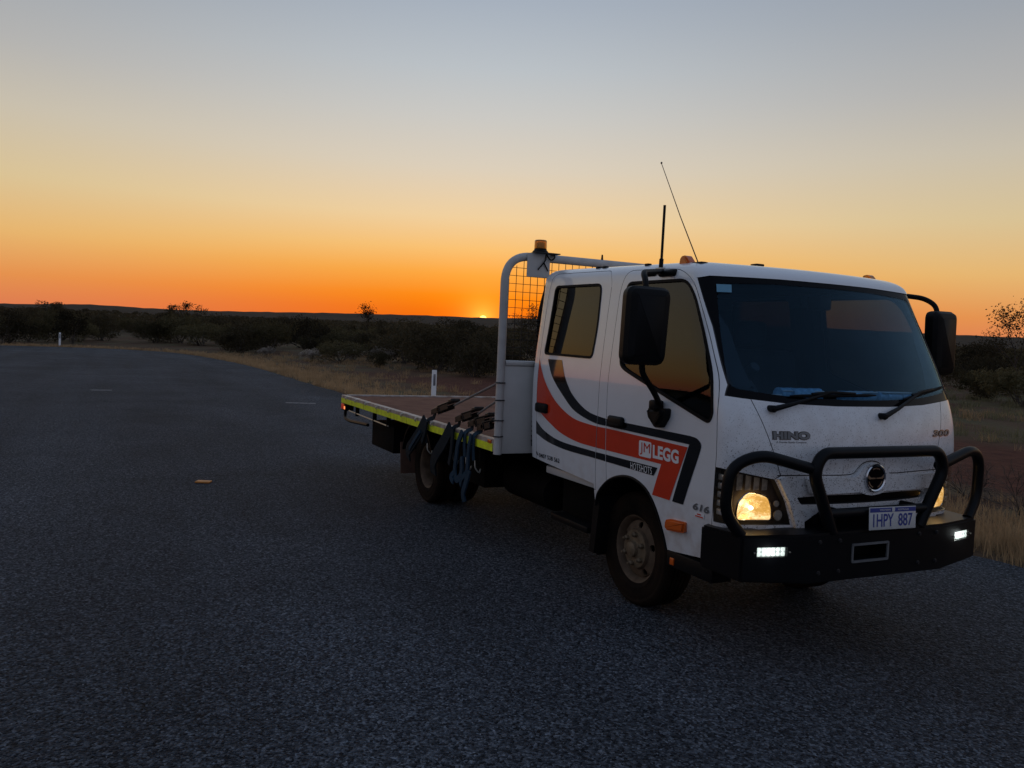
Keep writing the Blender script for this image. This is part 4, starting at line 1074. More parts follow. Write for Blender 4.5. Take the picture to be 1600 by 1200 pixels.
tr = .0315
boltm = bpy.data.meshes.new('bolt'); _b = lathe(bmesh.new(), [(.013, 0), (.013, .003), (.0085, .004), (.0085, .010)], 'X', 6); bmesh.ops.recalc_face_normals(_b, faces=_b.faces[:]); _b.to_mesh(boltm); _b.free(); boltm.materials.append(M['dark_metal'])
for y in (-.44, -.30, .30, .44):
    for z in (.52, .68): share('bolt', boltm, BB, (1.2045, y, z))
mh = fillet([(1.175, -.33, .715), (1.185, -.49, 1.03), (1.185, -.44, 1.133), (1.185, .44, 1.133), (1.185, .49, 1.03), (1.175, .33, .715)], [0, .12, .09, .09, .12, 0], 8)
obj('main_hoop', T(mh, tr, 14), 'bar_black', BB)
for s in (-1, 1):
    oh = fillet([(1.175, s*.46, 1.045), (1.13, s*.80, 1.128), (1.08, s*.945, 1.06), (1.07, s*.955, .83), (1.09, s*.86, .715)], [0, .12, .10, .10, 0], 7)
    h = obj('outer_hoop', T(oh, tr*.95, 14), 'bar_black', BB)
obj('cross_tube', T([(1.175, -.37, .815), (1.175, .37, .815)], .026, 12), 'bar_black', BB)
for s in (-1, 1): obj('bracket', B(1.05, 1.16, s*.30-.012, s*.30+.012, .72, .84, .004), 'bar_black', BB)
ledm = lathe(bmesh.new(), [(.0, .004), (.008, .003), (.0115, 0)], 'X', 14); lm_ = bpy.data.meshes.new('led'); ledm.to_mesh(lm_); ledm.free(); lm_.materials.append(M['led'])
for s in (-1, 1):
    a = math.atan2(.075, .385); fx = 1.205-(.715-.50)/.385*.075
    e = empty('fog_light', (fx-.012, s*.715, .637), BB); e.rotation_euler = (0, 0, s*a); e['label'] = 'lit white LED fog light in the bumper'
    obj('housing', B(-.03, 0, -.083, .083, -.024, .024, .003), 'led_dim', e)
    for i in range(6):
        for j in range(2): share('led', lm_, e, (.001, -.068+i*.0272, -.0115+j*.023))
    obj('lens', B(.008, .011, -.084, .084, -.025, .025, .001), 'lens', e)
    for q in (-1, 1): obj('bolt', lathe(bmesh.new(), [(.004, 0), (.004, .006)], 'X', 8, (.012, q*.10, 0)), 'zinc', e)
    li = bpy.data.lights.new('fog_lamp', 'POINT'); li.energy = .12; li.color = (.9, 1, 1); li.shadow_soft_size = .03
    lo_ = bpy.data.objects.new('lamp', li); link(lo_, e); lo_.location = (.03, 0, 0)
# number plate
pl = empty('number_plate', (1.218, .068, .782), BB); pl.rotation_euler = (R(-1.0), R(-4), 0); pl['label'] = 'white number plate reading 1HPY 887'
obj('plate', B(-.004, 0, -.178, .178, -.060, .060, .003), 'plate_white', pl)
def plate_bit(bm, m, nm, d=.0016):
    for v in bm.verts: v.co = (d, v.co.x, v.co.y)
    bmesh.ops.reverse_faces(bm, faces=bm.faces[:]); return obj(nm, bm, m, pl, smooth=False)
plate_bit(poly_bm([(-.174, .033), (.174, .033), (.174, .056), (-.174, .056)]), 'plate_blue', 'band')
plate_bit(text_bm('1HPY', (-.150, -.044, .004, .024), bold=.012), 'plate_blue', 'lettering')
plate_bit(text_bm('887', (.040, -.044, .150, .024), bold=.012), 'plate_blue', 'lettering')
plate_bit(text_bm('WESTERN', (-.105, .040, -.022, .050), bold=.01), 'plate_white', 'lettering', .003)
plate_bit(text_bm('AUSTRALIA', (.032, .040, .118, .050), bold=.01), 'plate_white', 'lettering', .003)
plate_bit(poly_bm(rpoly([(-.010, .034), (.010, .034), (.012, .054), (0, .058), (-.012, .054)], .003, 2)), 'plate_white', 'plate_emblem', .003)
obj('plate_bracket', B(1.18, 1.208, -.06, .19, .79, .83, .004), 'bar_black', BB)

# --- mirrors
for s in (-1, 1):
    e = empty('mirror', parent=TRUCK); e['label'] = ('right' if s < 0 else 'left')+' wing mirror on a black tube arm'
    poly = rpoly([(-.125, -.205), (.115, -.205), (.135, .20), (-.115, .205)], .055, 6)
    bm = bmesh.new(); rings = []
    for d, g_ in ((-.035, 0), (-.02, .004), (.02, .004), (.045, -.012), (.06, -.045)):
        q = grow(poly, g_) if g_ else poly
        rings.append([bm.verts.new((d, -s*u*1.0, v)) for u, v in q])
    for A_, B_ in zip(rings, rings[1:]):
        for k in range(len(A_)): bm.faces.new((A_[k], A_[(k+1) % len(A_)], B_[(k+1) % len(A_)], B_[k]))
    bm.faces.new(rings[0]); bm.faces.new(rings[-1])
    Rz = Matrix.Rotation(s*R(8), 4, 'Z'); off = Vector((.60, s*1.165, 1.748))
    for v in bm.verts: v.co = Rz @ v.co+off
    obj('mirror_housing', bm, 'black_plastic', e)
    bm = prism([(a, b) for a, b in grow(poly, -.012)], 'yz', -.0375, -.036)
    for v in bm.verts: v.co = Rz @ v.co+off
    obj('mirror_glass', bm, 'chrome', e)
    yo = 1.15
    arm = fillet([(.24, s*.80, 2.085), (.50, s*(yo-.03), 2.040), (.575, s*yo, 1.985), (.575, s*yo, 1.50), (.50, s*1.0, 1.38), (.43, s*.905, 1.30)], [0, .08, .06, .05, .1, 0], 6)
    obj('arm', T(arm, .0165, 10), 'black_plastic', e)
    bk = prism(rpoly([(.345, 1.29), (.515, 1.30), (.51, 1.25), (.455, 1.185), (.42, 1.185), (.36, 1.23)], .02, 4), 'xz', -.955, -.885)
    bmesh.ops.bevel(bk, geom=[q for q in bk.edges if all(v.co.y < -.95 for v in q.verts)], offset=.02, segments=3, affect='EDGES')
    box(bk, .39, .455, -.965, -.90, 1.285, 1.34, .012)
    for v in bk.verts: v.co.y *= -s
    obj('lower_bracket', bk, 'black_plastic', e)
    bm = B(.09, .21, -.835, -.785, 2.055, 2.092, .014, 3); box(bm, .245, .40, -.845, -.79, 2.048, 2.086, .014, 3)
    for v in bm.verts: v.co.y *= -s
    obj('upper_bracket', bm, 'black_plastic', e)

# --- roof: marker lights, aerials
for s in (-1, 1):
    e = empty('marker_light', (.385, s*.735, 2.106), TRUCK)
    bm = prism(rpoly([(-.052, 0), (.052, 0), (.040, .028), (.002, .066), (-.040, .062), (-.050, .03)], .014, 4), 'xz', -.030, .030)
    bmesh.ops.bevel(bm, geom=[q for q in bm.edges if all(abs(v.co.y) > .029 for v in q.verts) and q.verts[0].co.y*q.verts[1].co.y > 0], offset=.01, segments=2, affect='EDGES')
    obj('lens', bm, 'amber' if s < 0 else 'amber_clear', e); obj('base', B(-.062, .062, -.036, .036, -.02, .008, .006), 'black_plastic', e)
a1 = empty('aerial', (.235, -.815, 2.085), TRUCK); a1['label'] = 'short thick black aerial on the mirror bracket'
bm = T([(0, 0, 0), (0, .002, .07), (-.002, .004, .075), (-.004, .008, .385)], [.013, .013, .008, .008], 10); obj('rod', bm, 'black_plastic', a1)
obj('clamp', B(-.03, .03, -.02, .02, -.02, .02, .006), 'zinc', a1)
a2 = empty('aerial', (.49, -.735, 2.105), TRUCK); a2['label'] = 'long thin whip aerial leaning back'
obj('whip', T([(0, 0, 0), (-.20, 0, .30), (-.42, .004, .645)], [.0035, .0028, .002], 6), 'dark_metal', a2)
obj('foot', B(-.05, .05, -.03, .03, -.03, .022, .014, 3), 'black_plastic', a2); obj('tip', lathe(bmesh.new(), [(.001, -.007), (.006, -.003), (.006, .003), (.001, .007)], 'Z', 10, (-.42, .004, .648)), 'dark_metal', a2)
for x, z in ((-.55, .034), (-.47, .032), (.02, .016)): obj('roof_clip', B(x-.018, x+.018, -.77, -.74, 2.112+z, 2.132+z, .003), 'black_plastic', TRUCK)
obj('roof_hatch', B(.30, .36, -.20, -.14, 2.155, 2.172, .005), 'black_plastic', TRUCK)

# --- inside of the cab
obj('dashboard', prism(rpoly([(.50, .95), (.55, 1.30), (.66, 1.37), (.86, 1.365), (.93, 1.30), (.93, .95)], .04, 4), 'xz', -.80, .80), 'dash', TRUCK)
sw = empty('steering_wheel', (.42, -.40, 1.40), TRUCK); sw.rotation_euler = (0, R(-38), 0)
obj('ring', T([(0, .19*math.cos(a), .19*math.sin(a)) for a in np.linspace(0, 2*math.pi, 32, endpoint=False)], .014, 8, closed=True), 'dash', sw)
bm = T([(0, -.18, 0), (.02, 0, 0), (0, .18, 0)], .014, 6); tube(bm, [(.02, 0, 0), (0, 0, -.18)], .014, 6); lathe(bm, [(.05, -.01), (.05, .03), (.03, .25)], 'X', 16); obj('spokes', bm, 'dash', sw)
def seat(x, y0, y1, nm='seat'):
    e = empty(nm, parent=TRUCK)
    obj('cushion', B(x, x+.48, y0, y1, .84, 1.08, .05, 3), 'seat', e)
    bk = B(x-.10, x+.06, y0, y1, 1.02, 1.66, .05, 3)
    for v in bk.verts: v.co.x -= (v.co.z-1.02)*.22
    obj('backrest', bk, 'seat', e)
    n = 1 if y1-y0 < .8 else 3
    for k in range(n):
        c = y0+(y1-y0)*(k+.5)/n; obj('headrest', B(x-.28, x-.17, c-.12, c+.12, 1.68, 1.86, .04, 3), 'seat', e)
seat(-.12, -.68, -.16); seat(-.12, .10, .72); seat(-.95, -.72, .72, 'rear_bench')
obj('cab_floor', B(-1.15, .85, -.78, .78, .822, .838), 'dash', TRUCK)
# liner inside the roof and back wall
mesh_obj('roof_lining', boolean(boolean(loft(.04, .82), [loft(.05, .80)]), [P_([(-1.3, 2.06), (.62, 2.06), (.62, 2.3), (-1.3, 2.3)], 'xz', -1, 1)], 'INTERSECT'), 'lining', TRUCK)

# --- wheels
def hole_disc(me, n, r, rad, y0, y1):
    cs = []
    for k in range(n):
        a = 2*math.pi*(k+.5)/n; bm = bmesh.new(); lathe(bm, [(rad, y0), (rad, y1)], 'Y', 16); 
        for v in bm.verts: v.co.x += r*math.cos(a); v.co.z += r*math.sin(a)
        cs.append(tmp(bm))
    return boolean(me, cs)
def tyre_mesh():
    pr = [(.205, -.085), (.225, -.098), (.235, -.104), (.241, -.1065), (.247, -.104), (.27, -.106), (.30, -.1075), (.304, -.105), (.316, -.105), (.320, -.1065), (.331, -.104), (.343, -.094), (.351, -.082), (.355, -.070)]
    tread = []
    for y in (-.045, -.015, .015, .045): tread += [(.355, y-.006), (.345, y-.004), (.345, y+.004), (.355, y+.006)]
    pr = pr+tread+[(r, -y) for r, y in pr[::-1]]
    bm = lathe(bmesh.new(), pr, 'Y', 72, close=True); bmesh.ops.recalc_face_normals(bm, faces=bm.faces[:]); me = bpy.data.meshes.new('tyre'); bm.to_mesh(me); bm.free(); me.materials.append(M['tyre']); sharp(me, 40); return me
TY = tyre_mesh()
# outer face towards -Y
barrel = [(.222, -.092), (.222, -.080), (.208, -.076), (.190, -.05), (.186, .05), (.205, .085), (.222, .09), (.222, .10), (.200, .098), (.178, .05), (.178, -.045), (.196, -.078), (.208, -.088)]
def rim_mesh(front):
    bm = lathe(bmesh.new(), barrel, 'Y', 56, close=True); a = tmp(bm)
    if front: pr = [(.183, -.03), (.175, -.052), (.150, -.066), (.128, -.070), (.122, -.086), (.060, -.088), (.060, -.076), (.115, -.074), (.125, -.058), (.150, -.054), (.172, -.038), (.180, -.02)]
    else: pr = [(.183, .06), (.175, .070), (.150, .060), (.128, .052), (.122, .040), (.060, .038), (.060, .050), (.115, .052), (.125, .064), (.150, .072), (.172, .082), (.180, .075)]
    d = hole_disc(tmp(lathe(bmesh.new(), pr, 'Y', 56, close=True)), 5, .150, .021, -.2, .2)
    bm = bmesh.new(); bm.from_mesh(a); bm.from_mesh(d); bmesh.ops.recalc_face_normals(bm, faces=bm.faces[:])
    me = bpy.data.meshes.new('rim'); bm.to_mesh(me); bm.free(); me.materials.append(M['rim']); sharp(me, 35); return me
RF_, RR_ = rim_mesh(True), rim_mesh(False)
def hubm(y0, y1):
    bm = bmesh.new(); lathe(bm, [(.118, y0), (.118, y0-.006), (.07, y0-.012), (.050, y0-.016), (.046, y1), (.030, y1-.008)], 'Y', 32); me = bpy.data.meshes.new('hub'); bmesh.ops.recalc_face_normals(bm, faces=bm.faces[:]); bm.to_mesh(me); bm.free(); me.materials.append(M['hub']); sharp(me, 35); return me
HF_, HR_ = hubm(-.086, -.125), hubm(.045, -.03)
bm = lathe(bmesh.new(), [(.0165, 0), (.0165, -.022), (.010, -.03), (.008, -.042)], 'Y', 6); bmesh.ops.recalc_face_normals(bm, faces=bm.faces[:]); NU = bpy.data.meshes.new('wheel_nut'); bm.to_mesh(NU); bm.free(); NU.materials.append(M['hub'])
bm = lathe(bmesh.new(), [(.20, .05), (.19, .06), (.02, .06)], 'Y', 32); DR = bpy.data.meshes.new('brake_drum'); bm.to_mesh(DR); bm.free(); DR.materials.append(M['chassis'])
def wheel(x, y, s, front, rot, outer=True):
    e = empty('wheel', (x, y, .375), TRUCK); e.rotation_euler = (0, 0, 0 if s < 0 else math.pi); e['label'] = ('front' if front else 'rear')+' wheel with dusty steel rim'
    share('tyre', TY, e); share('rim', RF_ if front else RR_, e, rot=(0, rot, 0))
    share('brake_drum', DR, e)
    if outer:
        share('hub', HF_ if front else HR_, e)
        for k in range(6):
            a = rot+2*math.pi*k/6; share('wheel_nut', NU, e, (.092*math.cos(a), -.092 if front else .036, .092*math.sin(a)))
for s in (-1, 1):
    wheel(0, s*.640, s, True, .4)
    wheel(-3.42, s*.77, s, False, .9); wheel(-3.42, s*.53, -s, False, .2, False)

# --- underneath
ch = empty('chassis', parent=TRUCK)
for s in (-1, 1): obj('rail', B(-5.7, .95, s*.36-.035, s*.36+.035, .52, .72, .006), 'chassis', ch)
for x in (-5.5, -4.4, -3.0, -2.2, -.9, .5): obj('cross_member', B(x-.05, x+.05, -.33, .33, .55, .68, .004), 'chassis', ch)
for x in (0, -3.42): obj('axle', T([(x, -.55, .375), (x, .55, .375)], .06, 12), 'chassis', ch)
obj('propeller_shaft', T([(-.5, 0, .48), (-3.3, 0, .40)], .045, 10), 'chassis', ch)
bm = bmesh.new(); lathe(bm, [(.02, -.14), (.13, -.12), (.16, 0), (.13, .12), (.02, .14)], 'X', 20, (-3.42, 0, .375)); obj('differential', bm, 'chassis', ch)
obj('engine_sump', B(-.35, .75, -.3, .3, .33, .74, .05), 'chassis', ch)
for s in (-1, 1):
    obj('leaf_spring', T([(-4.1, s*.43, .52), (-3.42, s*.43, .44), (-2.75, s*.43, .52)], .03, 8), 'chassis', ch)
obj('battery_box', B(-2.62, -2.05, -.86, -.48, .40, .72, .015), 'chassis', TRUCK)
obj('fuel_tank', B(-2.4, -1.35, .45, .88, .34, .70, .06, 3), 'chassis', TRUCK)
bm = bmesh.new(); lathe(bm, [(.05, -.38), (.135, -.36), (.135, .36), (.05, .38)], 'X', 20, (-1.55, -.62, .50)); obj('air_tank', bm, 'chassis', TRUCK)
st = empty('step', parent=TRUCK)
obj('tread', B(-.90, -.40, -.845, -.62, .385, .43, .008), 'black_plastic', st); obj('riser', B(-.92, -.36, -.74, -.70, .43, .76, .006), 'chassis', st)
obj('sill', B(-1.0, -.31, -.845, -.70, .700, .752, .008), 'frame_paint', TRUCK)
for s in (-1, 1):
    # wheel arch liner and lip
    pts = [(x, z) for x, z in ARCHS]
    bm = bmesh.new(); q = [(-.33, .26)]+pts+[(.452, .45)]
    w = [s*.872, s*.42]; A_ = [bm.verts.new((x, s*(min(side_y(z), .872)-.012), z-.002)) for x, z in q]; C_ = [bm.verts.new((x, s*.40, z-.002)) for x, z in q]
    for k in range(len(q)-1): bm.faces.new((A_[k], A_[k+1], C_[k+1], C_[k]))
    obj('arch_liner', bm, 'black_plastic', TRUCK)
    lip = T([(x, s*(side_y(z)-.004), z) for x, z in pts], .011, 8); obj('arch_lip', lip, 'black_plastic', TRUCK)
    ip = prism([(-.36, .28), (-.30, .28), (-.26, .60), (-.29, .70), (-.31, .70), (-.33, .60)], 'xz', -.845, -.52)
    for v in ip.verts: v.co.y *= -s
    obj('mudguard', ip, 'black_plastic', TRUCK)
    sk = B(.46, .86, -.835, -.70, .40, .492, .01)
    for v in sk.verts: v.co.y *= -s
    obj('lower_skirt', sk, 'black_plastic', TRUCK)
    fl_ = B(-3.93, -3.915, -.98, -.56, .235, .56, .004)
    for v in fl_.verts:
        v.co.y *= -s; v.co.x += (v.co.z-.56)*-.12
    obj('mud_flap', fl_, 'flap', TRUCK)
    # mudguard over the dual wheels
    gp = [(-3.42+.45*math.cos(a), .40+.44*math.sin(a)) for a in np.linspace(R(12), R(168), 22)]
    bm = bmesh.new(); A_ = [bm.verts.new((x, s*.98, z)) for x, z in gp]; C_ = [bm.verts.new((x, s*.45, z)) for x, z in gp]
    D_ = [bm.verts.new((x, s*.98, z-.03)) for x, z in gp]
    for k in range(len(gp)-1): bm.faces.new((A_[k], A_[k+1], C_[k+1], C_[k])); bm.faces.new((A_[k], A_[k+1], D_[k+1], D_[k]))
    obj('rear_mudguard', bm, 'black_plastic', TRUCK)
obj('tool_box', B(-4.78, -4.0, -1.03, -.55, .425, .70, .008), 'chassis', TRUCK)

# --- tray
TR = empty('tray', parent=TRUCK); TR['label'] = 'flat tray with brown plywood deck and yellow reflective edge'
X0, X1, YT, ZT = -5.83, -1.335, 1.12, .904
for a, b in ((X0+.052, -4.36), (-4.354, -2.84), (-2.834, X1)): obj('deck_sheet', B(a, b, -YT+.063, YT-.063, .868, .892+random.uniform(-.0015, .0015), .002, 1), 'deck', TR, smooth=False)
for s in (-1, 1):
    bm = bmesh.new(); seg = 9
    for k in range(seg):
        a = X0+(X1-X0)*k/seg+.003; b = X0+(X1-X0)*(k+1)/seg-.003; j = random.uniform(-.0025, .0025)
        box(bm, a, b, s*YT-.03-s*.03, s*YT+.03-s*.03+j, .808, ZT+random.uniform(-.002, .002), .004, 1)
    obj('side_rail', bm, 'tray_metal', TR)
    for k in range(seg):
        a = X0+(X1-X0)*k/seg+.006; b = X0+(X1-X0)*(k+1)/seg-.006
        obj('reflective_tape', B(a, b, s*(YT+.0035)-.0008, s*(YT+.0035)+.0008, .812, .870), 'yellow', TR, smooth=False)
    # tie rail hung below
    tr_ = fillet([(X0+.10, s*1.08, .80), (X0+.06, s*1.09, .63), (X0+.30, s*1.09, .61), (-4.75, s*1.09, .645)], [0, .14, .1, 0], 7)
    obj('underrun_rail', T(tr_, .019, 10), 'bar_black', TR)
    obj('tie_rod', T([(X0+.30, s*1.10, .735), (-3.97, s*1.10, .715)], .008, 8), 'zinc', TR)
    for x in (-5.2, -4.5, -4.0, -3.0, -2.3, -1.6): obj('tie_bracket', B(x-.012, x+.012, s*1.09-.02, s*1.09+.02, .70, .81), 'chassis', TR)
hookm = bpy.data.meshes.new('rope_hook'); _b = T(fillet([(0, 0, 0), (0, -.022, .004), (0, -.03, -.012), (0, -.02, -.03)], .008, 3), .006, 6); _b.to_mesh(hookm); _b.free(); hookm.materials.append(M['zinc'])
for k in range(8): share('rope_hook', hookm, TR, (X0+.28+k*.42, -YT+.002, .892))
obj('rear_rail', B(X0, X0+.05, -YT+.062, YT-.062, .80, ZT+.004, .004), 'tray_metal', TR)
for k in range(9):
    x = X0+.3+k*.5; obj('cross_bearer', B(x-.025, x+.025, -1.05, 1.05, .79, .866), 'chassis', TR)
for s in (-1, 1): obj('bearer', B(X0+.2, X1, s*.36-.04, s*.36+.04, .722, .788), 'chassis', TR)
for s in (-1, 1):
    e = empty('tail_light', (X0+.07, s*1.06, .765), TR); e['label'] = 'red tail light at the corner of the tray'
    obj('housing', B(-.06, .09, -.055, .055, -.045, .04, .006), 'black_plastic', e)
    obj('red_lens', B(-.075, .045, s*.056-.006, s*.056+.006, -.030, .034, .004), 'tail_red', e); obj('lit_lens', B(.05, .088, s*.056-.006, s*.056+.006, -.028, .010, .004), 'tail_lit', e)
    obj('red_lens', B(-.068, -.058, -.05, .05, -.035, .03, .003), 'tail_red', e)
    obj('front_marker', B(X1-.09, X1-.03, s*(YT+.004)-.006, s*(YT+.004)+.006, .868, .896, .004), 'amber', TR)

# --- headboard
HB = empty('headboard', parent=TRUCK); HB['label'] = 'off white tube headboard with wire mesh behind the cab'
xh = -1.30
hp = fillet([(xh, -1.10, .795), (xh, -1.10, 2.275), (xh, 1.10, 2.275), (xh, 1.10, .795)], [0, .21, .21, 0], 12)
obj('hoop', T(hp, .031, 14), 'post_paint', HB)
obj('cross_rail', T([(xh, -1.07, 1.475), (xh, 1.07, 1.475)], .024, 10), 'frame_paint', HB)
obj('lower_panel', B(xh-.012, xh+.012, -1.075, 1.075, .80, 1.455, .004), 'frame_paint', HB)
bm = bmesh.new()
for k in range(37):
    y = -1.065+k*.0592; zt = 2.25 if abs(y) < .93 else 2.25-.16*((abs(y)-.93)/.14)**2
    tube(bm, [(xh, y, 1.49), (xh, y, zt)], .0026, 4, cap=False)
for k in range(13):
    z = 1.535+k*.0592; yy = 1.075 if z < 2.1 else 1.075-.11*((z-2.1)/.15)**2
    tube(bm, [(xh+.004, -yy, z), (xh+.004, yy, z)], .0026, 4, cap=False)
obj('wire_mesh', bm, 'dark_metal', HB)
for z in (1.33, 1.20, 1.05, .93): obj('post_clip', T([(xh+.035*math.cos(a), -1.10+.035*math.sin(a), z) for a in np.linspace(0, 2*math.pi, 16, endpoint=False)], .005, 5, closed=True), 'dark_metal', HB)
bc = empty('beacon', (xh, -.845, 2.30), HB); bc['label'] = 'amber rotating beacon on a flat bracket'
obj('bracket_plate', B(.034, .040, -.095, .095, -.175, .0), 'frame_paint', bc)
obj('bracket_shelf', B(-.06, .10, -.05, .15, .0, .008, .002), 'dark_metal', bc)
bm = bmesh.new(); lathe(bm, [(.062, .008), (.060, .02), (.047, .034), (.047, .042)], 'Z', 28, (0, .03, 0)); obj('beacon_base', bm, 'black_plastic', bc)
bm = bmesh.new(); lathe(bm, [(.046, .042), (.047, .055), (.046, .10), (.042, .106), (.01, .108)], 'Z', 28, (0, .03, 0)); obj('beacon_lens', bm, 'amber_clear', bc)
bm = bmesh.new(); lathe(bm, [(.022, .045), (.022, .085), (.010, .09)], 'Z', 16, (0, .03, 0)); obj('beacon_lamp', bm, 'reflector', bc)
for pts in ([(.02, .05, .02), (.05, .06, -.03), (.055, .035, -.065), (.05, -.01, -.12)], [(.05, .035, -.06), (.052, .075, -.125)], [(.045, .06, .0), (.06, .09, -.05), (.055, .13, -.02), (.03, .13, .01)]):
    obj('cable', T(fillet(pts, .03, 4), .005, 6), 'rubber', bc)
obj('stub', T([(xh, -.27, 2.30), (xh, -.27, 2.345)], [.010, .006], 8), 'black_plastic', HB)
# black intake duct between cab and headboard
dz = [(.86, 0), (1.4, 0), (1.9, 0), (2.06, .04)]
bm = T(fillet([(-1.247, -.80, .86), (-1.247, -.80, 1.85), (-1.247, -.74, 2.08)], [0, .12, 0], 6), .042, 14)
for k in range(26): lathe(bm, [(.042, -.008), (.048, 0), (.042, .008)], 'Z', 14, (-1.247, -.80, .90+k*.036))
obj('intake_duct', bm, 'rubber', TRUCK)

# ------------------------------------------------------------------ ratchet straps on the tray
def ribbon3(bm, pts, w, th, wd, face=None):
    """flat band along pts; wd = direction of its width"""
    wd = Vector(wd).normalized(); P = [Vector(p) for p in pts]; rings = []
    for i, p in enumerate(P):
        t = (P[min(i+1, len(P)-1)]-P[max(i-1, 0)]).normalized(); n = t.cross(wd).normalized(); u = n.cross(t)
        if face is not None:
            u = Vector(face).cross(t)
            u = u.normalized() if u.length > .05 else wd; n = t.cross(u)
        rings.append([bm.verts.new(p+u*a*w/2+n*b*th/2) for a, b in ((-1, -1), (1, -1), (1, 1), (-1, 1))])
    for a, b in zip(rings, rings[1:]):
        for k in range(4): bm.faces.new((a[k], a[(k+1) % 4], b[(k+1) % 4], b[k]))
    bm.faces.new(rings[0]); bm.faces.new(rings[-1]); return bm
def strap(xr, ra, rb, zp, web, label, tail, hook):
    """over the rail at xr, ratchet from ra to rb (x, z) in the plane of the tray side, up to the headboard post at height zp"""
    e = empty('ratchet_strap', (xr, -YT, ZT)); tag(e, label, 'strap', 'ratchet straps over the tray edge')
    L_ = lambda x, y, z: Vector((x-xr, y+YT, z-ZT))
    y = -1.095
    # webbing from below the rail, over the edge, to the ratchet
    pts = [L_(xr+.02, -1.142, .70), L_(xr, -1.142, .80), L_(xr, -1.141, .895), L_(xr+.01, -1.118, .915), L_((xr+ra[0])/2+.02, y, .93), L_(ra[0], y, ra[1])]
    obj('webbing', ribbon3(bmesh.new(), fillet(pts, .03, 4), .05, .005, (1, 0, -.25)), web, e)
    obj('upper_line', T([L_(rb[0], y, rb[1]), L_(xh-.03, y, zp)], .009, 6), 'strap_grey', e)
    # ratchet buckle: two side plates, spool, handle
    d = Vector((rb[0]-ra[0], 0, rb[1]-ra[1])); ln = d.length; ang = -math.atan2(d.z, d.x)
    r_ = empty('ratchet', L_(ra[0], y, ra[1]), e); r_.rotation_euler = (0, ang, 0)
    bm = bmesh.new()
    for q in (-1, 1): box(bm, -.02, ln*.85, q*.031-.0025, q*.031+.0025, -.020, .026, .002, 1)
    tube(bm, [(ln*.35, -.04, .004), (ln*.35, .04, .004)], .016, 10); tube(bm, [(0, -.035, 0), (0, .035, 0)], .009, 8); tube(bm, [(ln*.8, -.035, 0), (ln*.8, .035, 0)], .009, 8)
    for q in (-1, 1): lathe(bm, [(.026, -.003), (.026, .003)], 'Y', 14, (ln*.35, q*.037, .004))
    obj('frame', bm, 'ratchet', r_)
    bm = bmesh.new(); box(bm, ln*.30, ln+.03, -.036, .036, .030, .040, .003, 1); box(bm, ln*.92, ln+.04, -.042, .042, .024, .052, .006, 1); box(bm, -.01, ln*.3, -.026, .026, .016, .034, .004, 1); obj('handle', bm, 'ratchet', r_)
    if hook:
        obj('hook', T(fillet([L_(xr+.02, -1.13, .70), L_(xr+.03, -1.13, .64), L_(xr+.05, -1.10, .60), L_(xr+.02, -1.08, .63)], .02, 4), .006, 6), 'zinc', e)
    for tp, tw, tm in tail:
        obj('loose_tail', ribbon3(bmesh.new(), fillet([L_(*p) for p in tp], .06, 5), tw, .014, (1, 0, .15), (0, -1, 0)), tm, e)
strap(-2.74, (-2.64, .985), (-2.20, 1.085), 1.33, 'webbing_dark', 'dark ratchet strap farthest from the cab, with a thick hanging roll',
      [([(-2.74, -1.148, .91), (-2.84, -1.165, .78), (-2.99, -1.175, .66), (-3.13, -1.17, .58), (-3.16, -1.15, .50)], .12, 'webbing_dark'), ([(-2.70, -1.15, .90), (-2.72, -1.16, .78), (-2.78, -1.16, .70)], .05, 'webbing_dark'),
       ([(-2.80, -1.170, .80), (-2.93, -1.184, .69), (-3.05, -1.182, .60)], .035, 'webbing_blue')], True)
strap(-2.12, (-2.07, .975), (-1.70, 1.06), 1.20, 'webbing_dark', 'dark ratchet strap, second from the far end, hanging over the wheel',
      [([(-2.12, -1.148, .91), (-2.22, -1.165, .78), (-2.36, -1.175, .66), (-2.46, -1.17, .56), (-2.47, -1.15, .46)], .12, 'webbing_dark'), ([(-2.07, -1.15, .90), (-2.06, -1.16, .72), (-2.10, -1.16, .60)], .05, 'webbing_dark')], True)
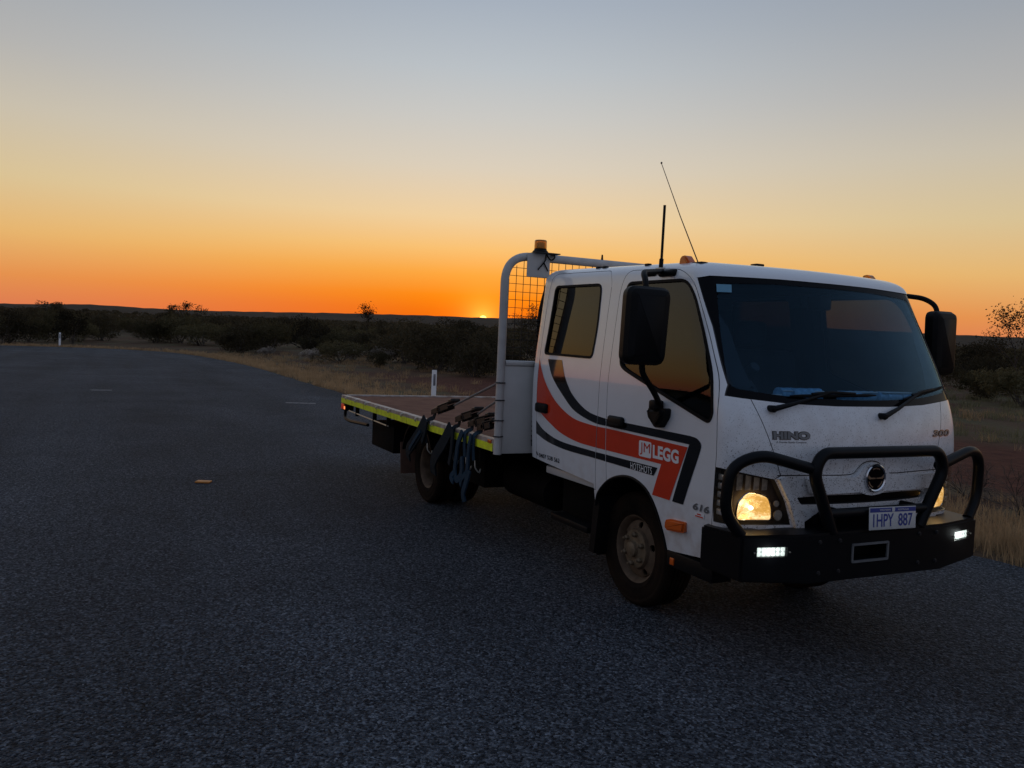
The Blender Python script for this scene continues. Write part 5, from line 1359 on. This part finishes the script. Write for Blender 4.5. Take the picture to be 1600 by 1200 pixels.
strap(-1.84, (-1.80, .965), (-1.44, 1.04), 1.07, 'webbing_blue', 'blue ratchet strap with a knotted hanging loop, third from the far end',
      [([(-1.87, -1.148, .90), (-1.93, -1.16, .80), (-1.95, -1.16, .68), (-1.98, -1.16, .56), (-1.90, -1.17, .49), (-1.82, -1.16, .56), (-1.86, -1.15, .70)], .055, 'webbing_blue'),
       ([(-1.96, -1.165, .56), (-2.03, -1.175, .51), (-1.95, -1.175, .48)], .045, 'webbing_blue')], True)
strap(-1.66, (-1.62, .955), (-1.36, 1.01), 1.03, 'webbing_blue', 'blue ratchet strap nearest the cab, its tail twisted in a bow',
      [([(-1.69, -1.148, .90), (-1.70, -1.16, .80), (-1.71, -1.16, .68), (-1.69, -1.17, .60), (-1.80, -1.17, .53), (-1.84, -1.16, .47)], .045, 'webbing_blue'),
       ([(-1.66, -1.165, .62), (-1.68, -1.18, .52), (-1.74, -1.18, .42), (-1.72, -1.17, .36)], .06, 'webbing_blue')], True)

# ------------------------------------------------------------------ things lying on the dashboard
def packet(x, y, w, h, label, seed):
    g = random.Random(seed); e = empty('plastic_packet', (x, y, 1.372)); tag(e, label, 'packet', 'plastic packets on the dashboard')
    n = 4
    for k in range(n):
        yy = -w/2+w*(k+.5)/n; bm = bmesh.new(); r = w/n*.52
        lathe(bm, [(.004, -h*.5), (r, -h*.42), (r*.95, 0), (r, h*.3), (r*.4, h*.46), (r*.38, h*.5)], 'Y', 12, (g.uniform(-.01, .01), yy, r)); 
        obj('bottle', bm, 'blue_plastic', e)
    obj('wrap', B(-.03, .03, -w/2, w/2, .058, .064, .002), 'white_vinyl', e)
packet(.87, -.30, .30, .10, 'pale blue packet on the dashboard above the near wiper blade', 1)
packet(.87, .14, .26, .10, 'pale blue packet in the middle of the dashboard', 2)
packet(.85, .46, .24, .10, 'pale blue packet on the dashboard above the far wiper arm', 3)
bm = prism([(-.09, -.13), (.08, -.10), (.09, .12), (-.06, .14)], 'xy', 0, .012)
o = obj('folded_paper', bm, 'paper'); o.location = (.83, -.56, 1.385); o.rotation_euler = (0, R(-12), .2); tag(o, 'folded white paper on the dashboard behind the near wiper', 'paper')

# everything above was set out from the wheel centres: stand the truck and what it carries on its tyres
for o in bpy.data.objects:
    if o.parent is None and o.name.split('.')[0] in ('flatbed_truck', 'ratchet_strap', 'plastic_packet', 'folded_paper'): o.location.z -= .02
